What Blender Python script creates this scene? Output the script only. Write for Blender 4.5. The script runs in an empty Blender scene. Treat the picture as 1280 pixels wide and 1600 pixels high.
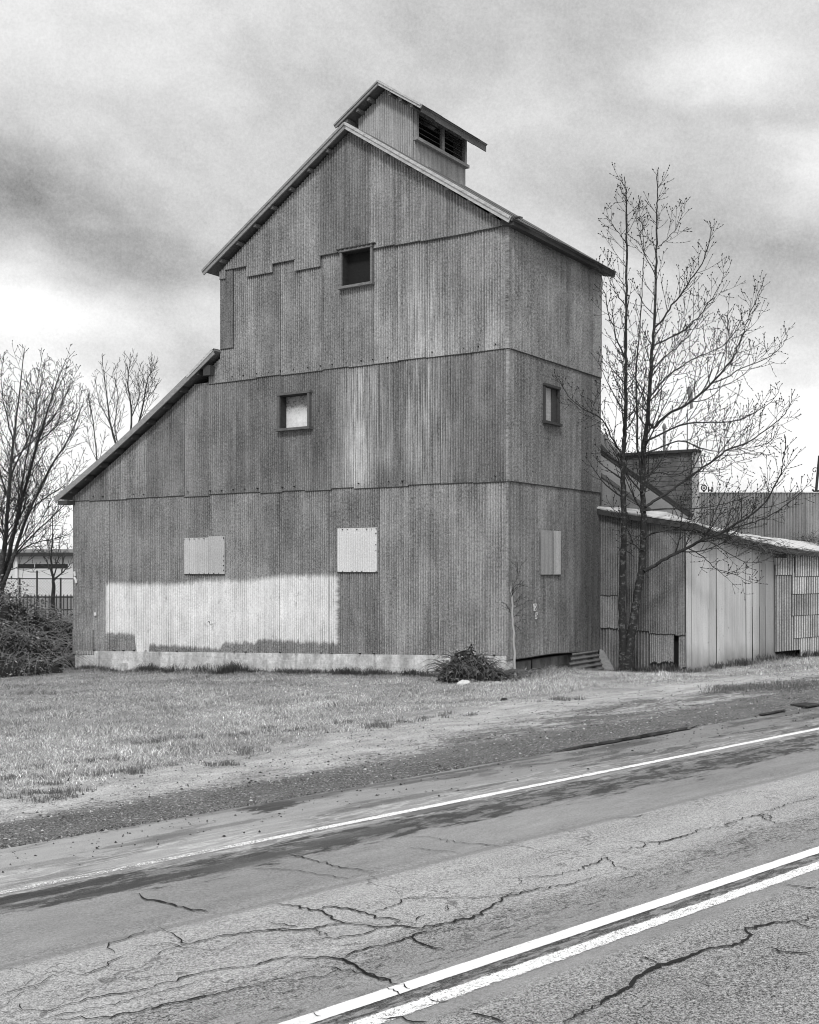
import bpy, math, random
import numpy as np
from mathutils import Vector, Matrix, noise as mnoise
R = math.radians
sc = bpy.context.scene
COL = sc.collection
# ------------------------------------------------------------------ camera, sky, sun, exposure
CAMH, F = 2.2, 1807.0
cam = bpy.data.cameras.new('camera'); cam_o = bpy.data.objects.new('camera', cam); COL.objects.link(cam_o)
cam_o.location = (0, 0, CAMH); cam_o.rotation_euler = (R(90), 0, 0)
cam.sensor_fit = 'VERTICAL'; cam.sensor_height = 24; cam.lens = 24*F/1600; cam.shift_y = 88/1600
cam.clip_end = 5000; sc.camera = cam_o
sc.view_settings.view_transform = 'Standard'; sc.view_settings.look = 'None'
sc.cycles.filter_width = 1.05; sc.view_settings.exposure = 0.0; sc.view_settings.gamma = 1.0
SUN_EL, SUN_AZ, SUN_STR = R(42), R(-167), 1.6          # azimuth from +Y, clockwise: behind the camera

class N:
    """tiny float-expression helper for node trees"""
    def __init__(s, nt): s.nt = nt; s.n = nt.nodes; s.l = nt.links
    def put(s, sock, v):
        if isinstance(v, (int, float)): sock.default_value = v
        elif isinstance(v, (tuple, list)): sock.default_value = v
        else: s.l.new(v, sock)
    def m(s, op, a, b=0.0, c=0.0, clamp=False):
        n = s.n.new('ShaderNodeMath'); n.operation = op; n.use_clamp = clamp
        s.put(n.inputs[0], a); s.put(n.inputs[1], b); s.put(n.inputs[2], c); return n.outputs[0]
    def add(s, *a):
        r = a[0]
        for x in a[1:]: r = s.m('ADD', r, x)
        return r
    def mul(s, *a):
        r = a[0]
        for x in a[1:]: r = s.m('MULTIPLY', r, x)
        return r
    def sub(s, a, b): return s.m('SUBTRACT', a, b)
    def ss(s, e0, e1, x, a=0.0, b=1.0):
        n = s.n.new('ShaderNodeMapRange'); n.interpolation_type = 'SMOOTHSTEP'
        s.put(n.inputs['Value'], x)
        for k, v in ((1, e0), (2, e1), (3, a), (4, b)): s.put(n.inputs[k], v)
        if not isinstance(e0, (int, float)) or not isinstance(e1, (int, float)): return n.outputs[0]
        if e0 > e1:   # falling edge
            n.inputs[1].default_value = e1; n.inputs[2].default_value = e0
            s.put(n.inputs[3], b); s.put(n.inputs[4], a)
        return n.outputs[0]
    def band(s, lo, hi, w, x): return s.mul(s.ss(lo-w, lo+w, x), s.ss(hi+w, hi-w, x))
    def lerp(s, f, a, b):
        n = s.n.new('ShaderNodeMix'); n.data_type = 'FLOAT'
        s.put(n.inputs[0], f); s.put(n.inputs[2], a); s.put(n.inputs[3], b); return n.outputs[0]
    def vec(s, x, y, z=0.0):
        n = s.n.new('ShaderNodeCombineXYZ')
        for i, v in enumerate((x, y, z)): s.put(n.inputs[i], v)
        return n.outputs[0]
    def sep(s, v):
        n = s.n.new('ShaderNodeSeparateXYZ'); s.l.new(v, n.inputs[0]); return n.outputs
    def scale(s, v, k):
        n = s.n.new('ShaderNodeMapping'); s.l.new(v, n.inputs[0]); n.inputs['Scale'].default_value = k; return n.outputs[0]
    def noise(s, v, sc_=1.0, det=2.0, rough=0.5, dist=0.0):
        n = s.n.new('ShaderNodeTexNoise'); s.l.new(v, n.inputs['Vector'])
        n.inputs['Scale'].default_value = sc_; n.inputs['Detail'].default_value = det
        n.inputs['Roughness'].default_value = rough; n.inputs['Distortion'].default_value = dist
        return n.outputs[0]
    def vor(s, v, sc_=1.0, feat='F1', rnd=1.0):
        n = s.n.new('ShaderNodeTexVoronoi'); n.feature = feat; s.l.new(v, n.inputs['Vector'])
        n.inputs['Scale'].default_value = sc_; n.inputs['Randomness'].default_value = rnd
        return n
    def attr(s, name):
        n = s.n.new('ShaderNodeAttribute'); n.attribute_name = name; return n.outputs['Fac']
    def uv(s): return s.n.new('ShaderNodeTexCoord').outputs['UV']
    def obj(s): return s.n.new('ShaderNodeTexCoord').outputs['Object']
    def bump(s, h, strength=0.5, dist=0.01):
        n = s.n.new('ShaderNodeBump'); s.put(n.inputs['Height'], h)
        n.inputs['Strength'].default_value = strength; n.inputs['Distance'].default_value = dist
        return n.outputs[0]

def mat(name, fn, rough=0.85, spec=0.3, metallic=0.0):
    """fn(N) -> grey value or dict(v=, rough=, normal=, alpha=)"""
    mt = bpy.data.materials.new(name); mt.use_nodes = True
    nt = mt.node_tree; nt.nodes.clear(); k = N(nt)
    out = nt.nodes.new('ShaderNodeOutputMaterial'); b = nt.nodes.new('ShaderNodeBsdfPrincipled')
    nt.links.new(b.outputs[0], out.inputs[0])
    b.inputs['Roughness'].default_value = rough; b.inputs['Specular IOR Level'].default_value = spec
    b.inputs['Metallic'].default_value = metallic
    r = fn(k) if callable(fn) else fn
    if not isinstance(r, dict): r = dict(v=r)
    v = r['v']
    if isinstance(v, (int, float)): b.inputs['Base Color'].default_value = (v, v, v, 1)
    else:
        v = k.m('MAXIMUM', v, 0.004); nt.links.new(v, b.inputs['Base Color'])
    if 'rough' in r: k.put(b.inputs['Roughness'], r['rough'])
    if 'normal' in r: nt.links.new(r['normal'], b.inputs['Normal'])
    if 'alpha' in r: nt.links.new(r['alpha'], b.inputs['Alpha'])
    return mt

# world: a grey overcast sky with soft cloud masses, brighter towards the zenith
w = bpy.data.worlds.new('World'); sc.world = w; w.use_nodes = True
k = N(w.node_tree); bg = w.node_tree.nodes['Background']
gen = w.node_tree.nodes.new('ShaderNodeTexCoord').outputs['Generated']
gx, gy, gz_ = k.sep(gen)[0:3]
az = k.m('ARCTAN2', gx, gy); el = k.m('ARCSINE', k.m('MINIMUM', k.m('MAXIMUM', gz_, -1.0), 1.0))
warp = k.noise(k.scale(gen, (2.2, 2.2, 5)), 1.6, 5, 0.55)
cl = k.noise(k.vec(k.add(gx, k.mul(gz_, .8)), gy, k.mul(gz_, 1.5)), 2.7, 8, 0.52, 0.35)
cl2 = k.noise(k.vec(k.add(gx, k.mul(gz_, .5)), gy, k.mul(gz_, 1.5)), 8.0, 8, 0.56, 0.2)
L = k.add(0.65, k.mul(1.05, k.sub(cl, 0.5)), k.mul(0.50, k.sub(cl2, 0.5)), k.mul(.16, k.sub(k.noise(gen, 34, 6, .7), .5)), k.mul(.22, k.sub(k.noise(gen, 420, 2, .8), .5)))
def blob(px, py, rx, ry, amp, tilt=0.0):
    a0 = math.atan2(px-640, F); e0 = math.atan2(888-py, math.hypot(F, px-640))
    da = k.sub(k.add(az, k.mul(k.sub(warp, .5), .22)), a0); de = k.sub(k.add(el, k.mul(k.sub(warp, .5), .12)), e0)
    t = R(tilt); c, s_ = math.cos(t), math.sin(t)
    u_ = k.mul(k.add(k.mul(da, c), k.mul(de, s_)), F/rx); v_ = k.mul(k.sub(k.mul(de, c), k.mul(da, s_)), F/ry)
    return k.mul(amp, k.m('EXPONENT', k.mul(-1.0, k.add(k.mul(u_, u_), k.mul(v_, v_)))))
for b_ in ((-20, 280, 300, 80, -.25, -16), (250, 350, 240, 50, -.16, -14), (1010, 330, 160, 60, -.08, 0), (90, 480, 210, 60, .34, -6), (-150, 120, 260, 90, .06, 0),
           (1090, 130, 170, 60, .20, 0), (1240, 265, 120, 45, .22, -10), (1130, 215, 170, 30, -.10, -8), (1230, 390, 160, 70, -.10, 0),
           (1240, 640, 200, 55, .34, 0), (1190, 680, 130, 26, -.18, 8), (640, 740, 1500, 95, .36, 0), (60, 720, 260, 130, .28, 0),
           (1000, 590, 150, 150, .22, 0), (640, 20, 700, 80, -.03, 0), (420, 470, 150, 90, .08, 0)):
    L = k.add(L, blob(*b_))
L = k.m('MINIMUM', k.m('MAXIMUM', L, 0.10), 0.97)
L = k.mul(L, k.ss(0.50, 1.05, el, 1.0, 2.1))
sky = w.node_tree.nodes.new('ShaderNodeTexSky'); sky.sky_type = 'NISHITA'; sky.sun_disc = False
sky.sun_elevation = SUN_EL; sky.sun_rotation = SUN_AZ
bw = w.node_tree.nodes.new('ShaderNodeRGBToBW'); w.node_tree.links.new(sky.outputs[0], bw.inputs[0])
L = k.add(L, k.mul(k.m('MINIMUM', bw.outputs[0], 2.0), 0.02))
w.node_tree.links.new(L, bg.inputs['Color']); bg.inputs['Strength'].default_value = 1.0
sd = bpy.data.lights.new('sun', 'SUN'); sd.energy = SUN_STR; sd.angle = R(10); sd.color = (1, 1, 1)
so = bpy.data.objects.new('sun', sd); COL.objects.link(so)
sdir = Vector((math.sin(SUN_AZ)*math.cos(SUN_EL), math.cos(SUN_AZ)*math.cos(SUN_EL), math.sin(SUN_EL)))
so.rotation_euler = sdir.to_track_quat('Z', 'Y').to_euler(); so.location = sdir*60

# ------------------------------------------------------------------ helpers
def W(px, py, Z): return Vector(((px-640)*Z/F, Z, CAMH+(888-py)*Z/F))     # point of the real place seen there at depth Z
def tag(o, label=None, cat=None, group=None, kind=None):
    for kk, v in (('label', label), ('category', cat), ('group', group), ('kind', kind)):
        if v: o[kk] = v
    return o
class MB:
    def __init__(s): s.v = []; s.f = []; s.uv = None; s.fa = {}
    def quad(s, *p):
        i = len(s.v); s.v += [tuple(q) for q in p]; s.f.append(tuple(range(i, i+len(p))))
    def box(s, lo, hi):
        x0, y0, z0 = lo; x1, y1, z1 = hi; i = len(s.v)
        s.v += [(x0,y0,z0),(x1,y0,z0),(x1,y1,z0),(x0,y1,z0),(x0,y0,z1),(x1,y0,z1),(x1,y1,z1),(x0,y1,z1)]
        s.f += [tuple(i+j for j in q) for q in ((0,3,2,1),(4,5,6,7),(0,1,5,4),(1,2,6,5),(2,3,7,6),(3,0,4,7))]
    def hexa(s, bot, top):
        i = len(s.v); s.v += [tuple(p) for p in bot]+[tuple(p) for p in top]
        s.f += [tuple(i+j for j in q) for q in ((0,3,2,1),(4,5,6,7),(0,1,5,4),(1,2,6,5),(2,3,7,6),(3,0,4,7))]
    def bar(s, a, b, wd, ht, side=None):
        """beam a->b; wd along side vector, ht perpendicular"""
        a = Vector(a); b = Vector(b); d = (b-a).normalized()
        side = Vector(side) if side is not None else d.cross(Vector((0,0,1)))
        if side.length < 1e-4: side = Vector((1,0,0))
        side.normalize(); up = side.cross(d).normalized(); w2 = side*wd/2; h2 = up*ht/2
        s.hexa([a-w2-h2, a+w2-h2, b+w2-h2, b-w2-h2], [a-w2+h2, a+w2+h2, b+w2+h2, b-w2+h2])
    def tube(s, pts, rad, n=6, cap=True):
        pts = [Vector(p) for p in pts]; m = len(pts); base = len(s.v); prev = None
        for j, p in enumerate(pts):
            d = (pts[min(j+1, m-1)]-pts[max(j-1, 0)])
            if d.length < 1e-9: d = Vector((0,0,1))
            d.normalize()
            if prev is None:
                prev = d.cross(Vector((0.31, 0.17, 0.93)));
                if prev.length < 1e-3: prev = d.cross(Vector((1, 0, 0)))
            prev = (prev - d*prev.dot(d)).normalized(); q = d.cross(prev)
            r = rad[j] if hasattr(rad, '__len__') else rad
            for t in range(n):
                an = 2*math.pi*t/n; s.v.append(tuple(p+(prev*math.cos(an)+q*math.sin(an))*r))
        for j in range(m-1):
            for t in range(n):
                a = base+j*n+t; b = base+j*n+(t+1) % n
                s.f.append((a, b, b+n, a+n))
        if cap: s.f.append(tuple(base+t for t in range(n))[::-1]); s.f.append(tuple(base+(m-1)*n+t for t in range(n)))
    def build(s, name, m, parent=None, smooth=False):
        me = bpy.data.meshes.new(name); me.from_pydata(s.v, [], s.f); me.materials.append(m)
        if smooth: me.shade_smooth()
        if s.uv:
            l = me.uv_layers.new(name='UVMap'); idx = np.empty(len(me.loops), dtype=np.int32); me.loops.foreach_get('vertex_index', idx)
            l.data.foreach_set('uv', np.array(s.uv, dtype=np.float32)[idx].ravel())
        for kk, v in s.fa.items():
            at = me.attributes.new(kk, 'FLOAT', 'FACE'); at.data.foreach_set('value', np.array(v, dtype=np.float32))
        o = bpy.data.objects.new(name, me); COL.objects.link(o)
        if parent: o.parent = parent
        return o
def empty(name, loc=(0,0,0), rz=0.0):
    o = bpy.data.objects.new(name, None); o.location = loc; o.rotation_euler = (0,0,rz); o.empty_display_size = .3; COL.objects.link(o); return o
def npmesh(name, V, Fc, m, fattr=None, smooth=False):
    """V (n,3), Fc (m,k) same arity"""
    me = bpy.data.meshes.new(name); nf, kk = Fc.shape
    me.vertices.add(len(V)); me.vertices.foreach_set('co', V.astype(np.float32).ravel())
    me.loops.add(nf*kk); me.loops.foreach_set('vertex_index', Fc.astype(np.int32).ravel())
    me.polygons.add(nf); me.polygons.foreach_set('loop_start', (np.arange(nf)*kk).astype(np.int32))
    me.update(calc_edges=True); me.materials.append(m)
    if fattr:
        for a_, v in fattr.items():
            at = me.attributes.new(a_, 'FLOAT', 'FACE'); at.data.foreach_set('value', v.astype(np.float32))
    if smooth: me.shade_smooth()
    o = bpy.data.objects.new(name, me); COL.objects.link(o); return o

# ------------------------------------------------------------------ the lie of the land (road frame: a along the road, d across it)
RA, RD = (.7547, .656), (-.656, .7547)
ROADROT = math.atan2(.656, .7547)
def sst(e0, e1, x):
    t = np.clip((x-e0)/(e1-e0), 0, 1); return t*t*(3-2*t)
def ad(X, Y): return X*RA[0]+Y*RA[1], X*RD[0]+Y*RD[1]
def xy(a, d): return a*RA[0]+d*RD[0], a*RA[1]+d*RD[1]
def road_z(a): return .0138*np.clip(a, -40, 60)
def gz_ad(a, d):
    a = np.asarray(a, float); d = np.asarray(d, float)
    z = road_z(a)
    z = z-.43*sst(9.2, 17.5, d)-.44*sst(17.5, 31, d)-.2*sst(19, 23, a)*sst(9.5, 15, d)
    z = z-.13*np.exp(-((a-22.6)**2+(d-18.7)**2)/1.2)
    z = z+.02*np.sin(a*1.3+d*.7)*sst(9.6, 12, d)+.014*np.sin(a*3.1-d*2.3+1)*sst(9.6, 12, d)+.05*np.exp(-((d-9.25)/.22)**2)
    z = z-.05*sst(20, 40, -a)-.035*sst(-1.2, -2.2, d)
    return z
def GZ(X, Y): return float(gz_ad(*ad(X, Y)))
def RP(px, py):      # where the view line meets the road
    cx = (px-640)/F; aa = RA[0]*cx+RA[1]; Z = CAMH/((py-888)/F+.0138*aa); return aa*Z, (RD[0]*cx+RD[1])*Z

# ------------------------------------------------------------------ ground and road
def ground_fn(k):
    o = k.obj(); a, d, _ = k.sep(o)[0:3]
    nz = k.noise(o, .55, 4, .55); nf = k.noise(o, 3.0, 5, .6)
    e = k.add(9.75, k.ss(0, 7, a, 0, .7), k.ss(6, 14, a, 0, 2.2), k.ss(15, 19, a, 0, -.7), k.mul(1.3, k.sub(nz, .5)), k.mul(.9, k.sub(nf, .5)))
    grass = k.ss(.0, 1.6, k.sub(d, e))                         # earth under the grass
    peb = k.noise(o, 55, 3, .7); fine = k.noise(o, 160, 2, .7)
    straw = k.noise(k.scale(o, (1, 1.6, 1)), 38, 4, .75); cl_ = k.noise(k.scale(o, (.7, 1.2, 1)), 2.2, 5, .65)
    gravel = k.add(.12, k.mul(.14, k.sub(cl_, .5)), k.mul(.55, k.sub(peb, .5)), k.mul(.5, k.sub(fine, .5)), k.mul(k.ss(.58, .66, k.noise(o, 30, 3, .65)), .22))
    pale = k.add(.40, k.mul(1.0, k.sub(peb, .5)), k.mul(.9, k.sub(straw, .5)), k.mul(.7, k.sub(cl_, .5)))
    dk0 = k.add(9.72, k.mul(.35, k.sub(nf, .5)), k.mul(k.ss(7, 13, a), k.add(1.5, k.mul(1.6, k.sub(nz, .5)))))       # damp gravel strip, widening to the right
    patch = k.ss(.47, .57, k.add(k.mul(.6, k.noise(k.scale(o, (.5, 1.6, 1)), 2.0, 5, .7)), k.mul(.4, k.noise(o, 12, 4, .7))))
    dark = k.mul(k.ss(.42, -.30, k.add(k.sub(d, dk0), k.mul(2.4, k.sub(k.noise(o, 16, 4, .75), .5)), k.mul(1.1, k.sub(k.noise(o, 2.6, 4, .6), .5)))), k.sub(1.0, k.mul(patch, k.ss(9.5, 10.3, d), .9)))
    v = k.lerp(dark, pale, gravel)
    soil = k.add(.27, k.mul(.7, k.sub(straw, .5)), k.mul(.5, k.sub(fine, .5)), k.mul(.4, k.sub(cl_, .5)))
    v = k.lerp(grass, v, soil)
    far = k.ss(45, 60, d); v = k.lerp(far, v, .16)
    return dict(v=v, normal=k.bump(k.add(k.mul(.6, peb), k.mul(.8, k.noise(o, 7, 4, .6))), .8, .03), rough=.95)
M_ground = mat('ground', ground_fn)
def axis(parts):
    r = []
    for lo, hi, n in parts: r += list(np.linspace(lo, hi, n, endpoint=False))
    return np.array(r+[parts[-1][1]])
def grid(name, A, D, zf, m):
    AA, DD = np.meshgrid(A, D); V = np.stack([AA, DD, zf(AA, DD)], -1).reshape(-1, 3)
    na, nd = len(A), len(D); i = np.arange(nd-1)[:, None]*na+np.arange(na-1)[None]
    Fq = np.stack([i, i+1, i+na+1, i+na], -1).reshape(-1, 4)
    o = npmesh(name, V, Fq, m, smooth=True); o.rotation_euler = (0, 0, ROADROT); return o
def under(a, d):
    z = gz_ad(a, d); return z-np.where((d > -1.0) & (d < 8.8), .06, 0)
g = grid('ground', axis([(-900, -40, 20), (-40, 0, 60), (0, 36, 240), (36, 80, 60), (80, 1500, 24)]),
         axis([(-700, -10, 14), (-10, 8.6, 30), (8.6, 20, 150), (20, 36, 80), (36, 80, 40), (80, 1800, 26)]), under, M_ground)
tag(g, kind='structure')
def gau0(k, x, c, s_): t = k.mul(k.sub(x, c), 1.0/s_); return k.m('EXPONENT', k.mul(-1.0, k.mul(t, t)))
def road_fn(k):
    o = k.obj(); a, d, _ = k.sep(o)[0:3]
    sv = k.scale(o, (.35, 2.2, 1)); big = k.noise(sv, 1.0, 5, .6); mid = k.noise(k.scale(o, (1.2, 4, 1)), 2.2, 5, .65)
    dash = k.noise(k.scale(o, (2.2, 9, 1)), 2.6, 6, .72)
    agg = k.noise(o, 120, 2, .8); agg2 = k.noise(o, 48, 3, .7); vo = k.vor(o, 75).outputs['Distance']
    dw = k.add(d, k.mul(.5, k.sub(big, .5)))
    v = k.add(.240, k.mul(.20, k.sub(big, .5)), k.mul(.14, k.sub(mid, .5)))
    rough_zone = k.add(k.band(4.75, 6.17, .22, dw), k.mul(1.3, k.ss(4.15, 4.0, d)))
    v = k.add(v, k.mul(.09, k.band(5.15, 6.18, .12, dw)))
    v = k.add(v, k.mul(k.sub(k.add(agg, k.mul(.6, agg2)), .8), k.add(.40, k.mul(.8, rough_zone))))
    v = k.sub(v, k.mul(.12, k.ss(.56, .60, dash), k.band(4.5, 5.3, .2, dw)))            # short scuffs beside the centre lines
    v = k.sub(v, k.mul(.15, k.band(4.31, 4.46, .03, d), k.ss(.42, .52, dash)))
    v = k.sub(v, k.mul(.06, k.ss(.57, .62, dash), k.ss(4.1, 3.9, d)))
    sealant = k.band(6.155, 6.225, .02, k.add(d, k.mul(.12, k.sub(k.noise(k.vec(a, 0.0), .35, 2, .5), .5))))
    v = k.lerp(k.mul(.55, sealant), v, .17)
    # dark worn band just inside the edge line, breaking up towards the lane
    ed = k.add(6.90, k.mul(.85, k.sub(mid, .5)), k.mul(.5, k.sub(big, .5)), k.ss(3, 8, a, .18, 0))
    dk = k.mul(k.ss(-.06, .06, k.sub(d, ed)), k.ss(7.48, 7.42, k.add(d, k.mul(.25, k.sub(mid, .5)))))
    v = k.lerp(k.mul(dk, k.add(.34, k.mul(.62, k.ss(.43, .53, k.noise(k.scale(o, (.9, 2.4, 1)), 3.4, 8, .74))))), v, k.add(.05, k.mul(.25, k.sub(agg, .5)), k.mul(.12, k.sub(mid, .5))))
    # shoulder strip between edge line and gutter
    sh = k.ss(7.62, 7.68, d)
    stain = k.ss(.50, .60, k.noise(k.scale(o, (.5, 1.7, 1)), 1.5, 5, .65))
    shv = k.add(k.ss(5, 12, a, .27, .21), k.mul(-.11, stain), k.ss(9, 2, a, 0, .07), k.mul(.45, k.sub(agg, .5)), k.mul(.18, k.sub(mid, .5)))
    specks = k.ss(.67, .70, k.noise(o, 34, 3, .6))
    shv = k.sub(shv, k.mul(.14, specks, k.ss(.45, .55, big)))
    v = k.lerp(sh, v, shv)
    ridge = k.noise(k.scale(o, (.55, 3.5, 1)), 1.9, 4, .6, .4)
    v = k.add(v, k.mul(.16, k.ss(.035, .0, k.m('ABSOLUTE', k.sub(ridge, .5))), k.band(7.3, 8.05, .1, d)))
    wet = k.mul(k.ss(.55, .63, k.noise(k.scale(o, (.30, 1.3, 1)), 1.25, 4, .55)), k.band(8.25, 8.78, .12, k.add(d, k.mul(.3, k.sub(mid, .5)))))
    v = k.lerp(k.mul(.75, wet), v, .07)
    # soaked and tarry patches, each with its own ragged outline
    rg1 = k.noise(k.scale(o, (1.0, 2.3, 1)), 4.0, 8, .76)
    for (px, py, ra_, rd_, val_, wgt) in ((60, 1396, 1.15, .13, .035, .9), (170, 1392, .55, .10, .045, .9), (740, 1200, 1.7, .10, .07, .8), (425, 1260, .50, .26, .05, 1.0), (300, 1300, 1.2, .10, .12, .6), (900, 1215, 1.6, .10, .10, .6), (1020, 1190, 1.5, .12, .10, .6), (520, 1290, 1.2, .10, .10, .6), (580, 1226, 1.3, .10, .09, .7),
                                     (690, 1262, .8, .12, .09, .7), (560, 1302, 1.0, .14, .08, .7), (390, 1345, .9, .16, .09, .7), (480, 1325, .8, .10, .06, .7), (620, 1250, 1.0, .12, .10, .6), (250, 1372, .5, .10, .05, .8)):
        a_, d_ = RP(px, py); gg = k.mul(gau0(k, a, a_, ra_), gau0(k, d, d_, rd_))
        v = k.lerp(k.mul(wgt, k.ss(.42, .56, k.add(k.mul(.62, gg), k.mul(.9, k.sub(rg1, .42))))), v, k.add(val_, k.mul(.12, k.sub(agg, .5))))
    # hairline crazing
    wv = k.noise(o, 3.5, 4, .6)
    pv = k.vec(k.mul(k.add(a, k.mul(.8, wv)), .62), k.add(d, k.mul(.55, k.sub(k.noise(o, 4.3, 4, .6), .5))))
    cr = k.vor(pv, 1.9, 'DISTANCE_TO_EDGE').outputs['Distance']
    cm = k.mul(k.ss(.013, .004, cr), k.ss(.44, .54, k.noise(o, 1.1, 4, .65)), k.add(k.band(4.7, 6.25, .2, dw), k.ss(4.0, 3.6, d)))
    v = k.lerp(k.mul(.6, cm), v, .06)
    r = k.sub(.9, k.mul(.45, wet))
    return dict(v=v, rough=r, normal=k.bump(k.sub(k.add(k.mul(.5, agg), k.mul(.5, agg2)), k.mul(.9, cm)), .55, .012))
M_road = mat('asphalt', road_fn, spec=.35)
A = axis([(-60, -2, 40), (-2, 36, 150), (36, 120, 40)]); D = np.linspace(-.9, 8.85, 40)
rd = grid('road', A, D, lambda a, d: road_z(a)+0.0*d+.0-.02*sst(8.6, 8.85, d), M_road); tag(rd, kind='structure')

def strip(name, d0, d1, a0, a1, m, h=.004):
    n = int((a1-a0)/.4); A = np.linspace(a0, a1, n); o = grid(name, A, np.array([d0, (d0+d1)/2, d1]), lambda a, d: road_z(a)+h, m)
    return tag(o, kind='structure')
def line_fn(c, half, wear, edge, bias=0.0):
    def fn(k):
        o = k.obj(); a, d, _ = k.sep(o)[0:3]
        t = k.m('ABSOLUTE', k.sub(d, c)); rag = k.noise(o, 60, 3, .7); rag2 = k.noise(k.scale(o, (1, 3, 1)), 7, 4, .65)
        lim = k.add(half, k.mul(edge, k.sub(rag, .5)), k.mul(edge, k.sub(rag2, .5)))
        al = k.ss(.004, -.004, k.sub(t, lim))
        holes = k.ss(wear, wear+.05, k.add(k.mul(.5, rag), k.mul(.5, k.noise(o, 130, 2, .7)), k.mul(.25, k.sub(rag2, .5)), bias(k, a) if callable(bias) else bias))
        al = k.mul(al, k.sub(1.0, holes))
        v = k.add(.80, k.mul(.5, k.sub(k.noise(o, 90, 2, .7), .5)), k.mul(.45, k.sub(k.noise(k.scale(o, (1, 4, 1)), 3.5, 6, .7), .5)), k.mul(-.25, k.ss(.62, .70, k.noise(o, 9, 5, .7))))
        return dict(v=v, alpha=al, rough=.8)
    return fn
strip('road_marking', 4.40, 4.56, -20, 60, mat('line_paint', line_fn(4.483, .052, .64, .012)))
strip('road_marking', 4.16, 4.36, -20, 60, mat('worn_line_paint', line_fn(4.262, .052, .545, .06)))
strip('road_marking', 7.47, 7.71, -20, 60, mat('edge_line_paint', line_fn(7.585, .043, .565, .05, lambda k, a: k.ss(7.0, 3.6, a, 0, .11))))
strip('road_marking', 1.10, 1.30, -20, 60, mat('near_line_paint', line_fn(1.2, .05, .60, .03)))
# traced cracks
M_crack = mat('crack', .012)
rnd = random.Random(5)
cm_ = MB()
def crack(pts, wd=.012, f=None):
    if f: pts = [f(*p) for p in pts]
    P = [Vector(RP(*p)) for p in pts]
    Q = [P[0]]
    for i in range(len(P)-1):
        a, b = P[i], P[i+1]; n = max(2, int((b-a).length/.035)); nr = Vector((-(b-a).y, (b-a).x)).normalized()
        for j in range(1, n+1):
            q = a.lerp(b, j/n)
            if j < n: q = q+nr*rnd.gauss(0, .013)
            Q.append(q)
    base = len(cm_.v); m = len(Q)
    for i, q in enumerate(Q):
        t = (Q[min(i+1, m-1)]-Q[max(i-1, 0)]).normalized(); nr = Vector((-t.y, t.x))
        ww = wd*.62*(.5+.75*abs(mnoise.noise(Vector((q.x*3.1, q.y*3.1, wd*900)))+.35))*rnd.uniform(.65, 1.2)*min(1, .3+4*min(i, m-1-i)/m)
        for s_ in (1, -1):
            r_ = q+nr*ww*s_; cm_.v.append((r_.x, r_.y, float(road_z(r_.x))+.008))
    for i in range(m-1): cm_.f.append((base+2*i, base+2*i+1, base+2*i+3, base+2*i+2))
c1 = lambda x, y: (400+x/4, 1400+y/4); c7 = lambda x, y: (x/2, 1030+y/2); c8 = lambda x, y: (640+x/2, 1030+y/2)
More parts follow.
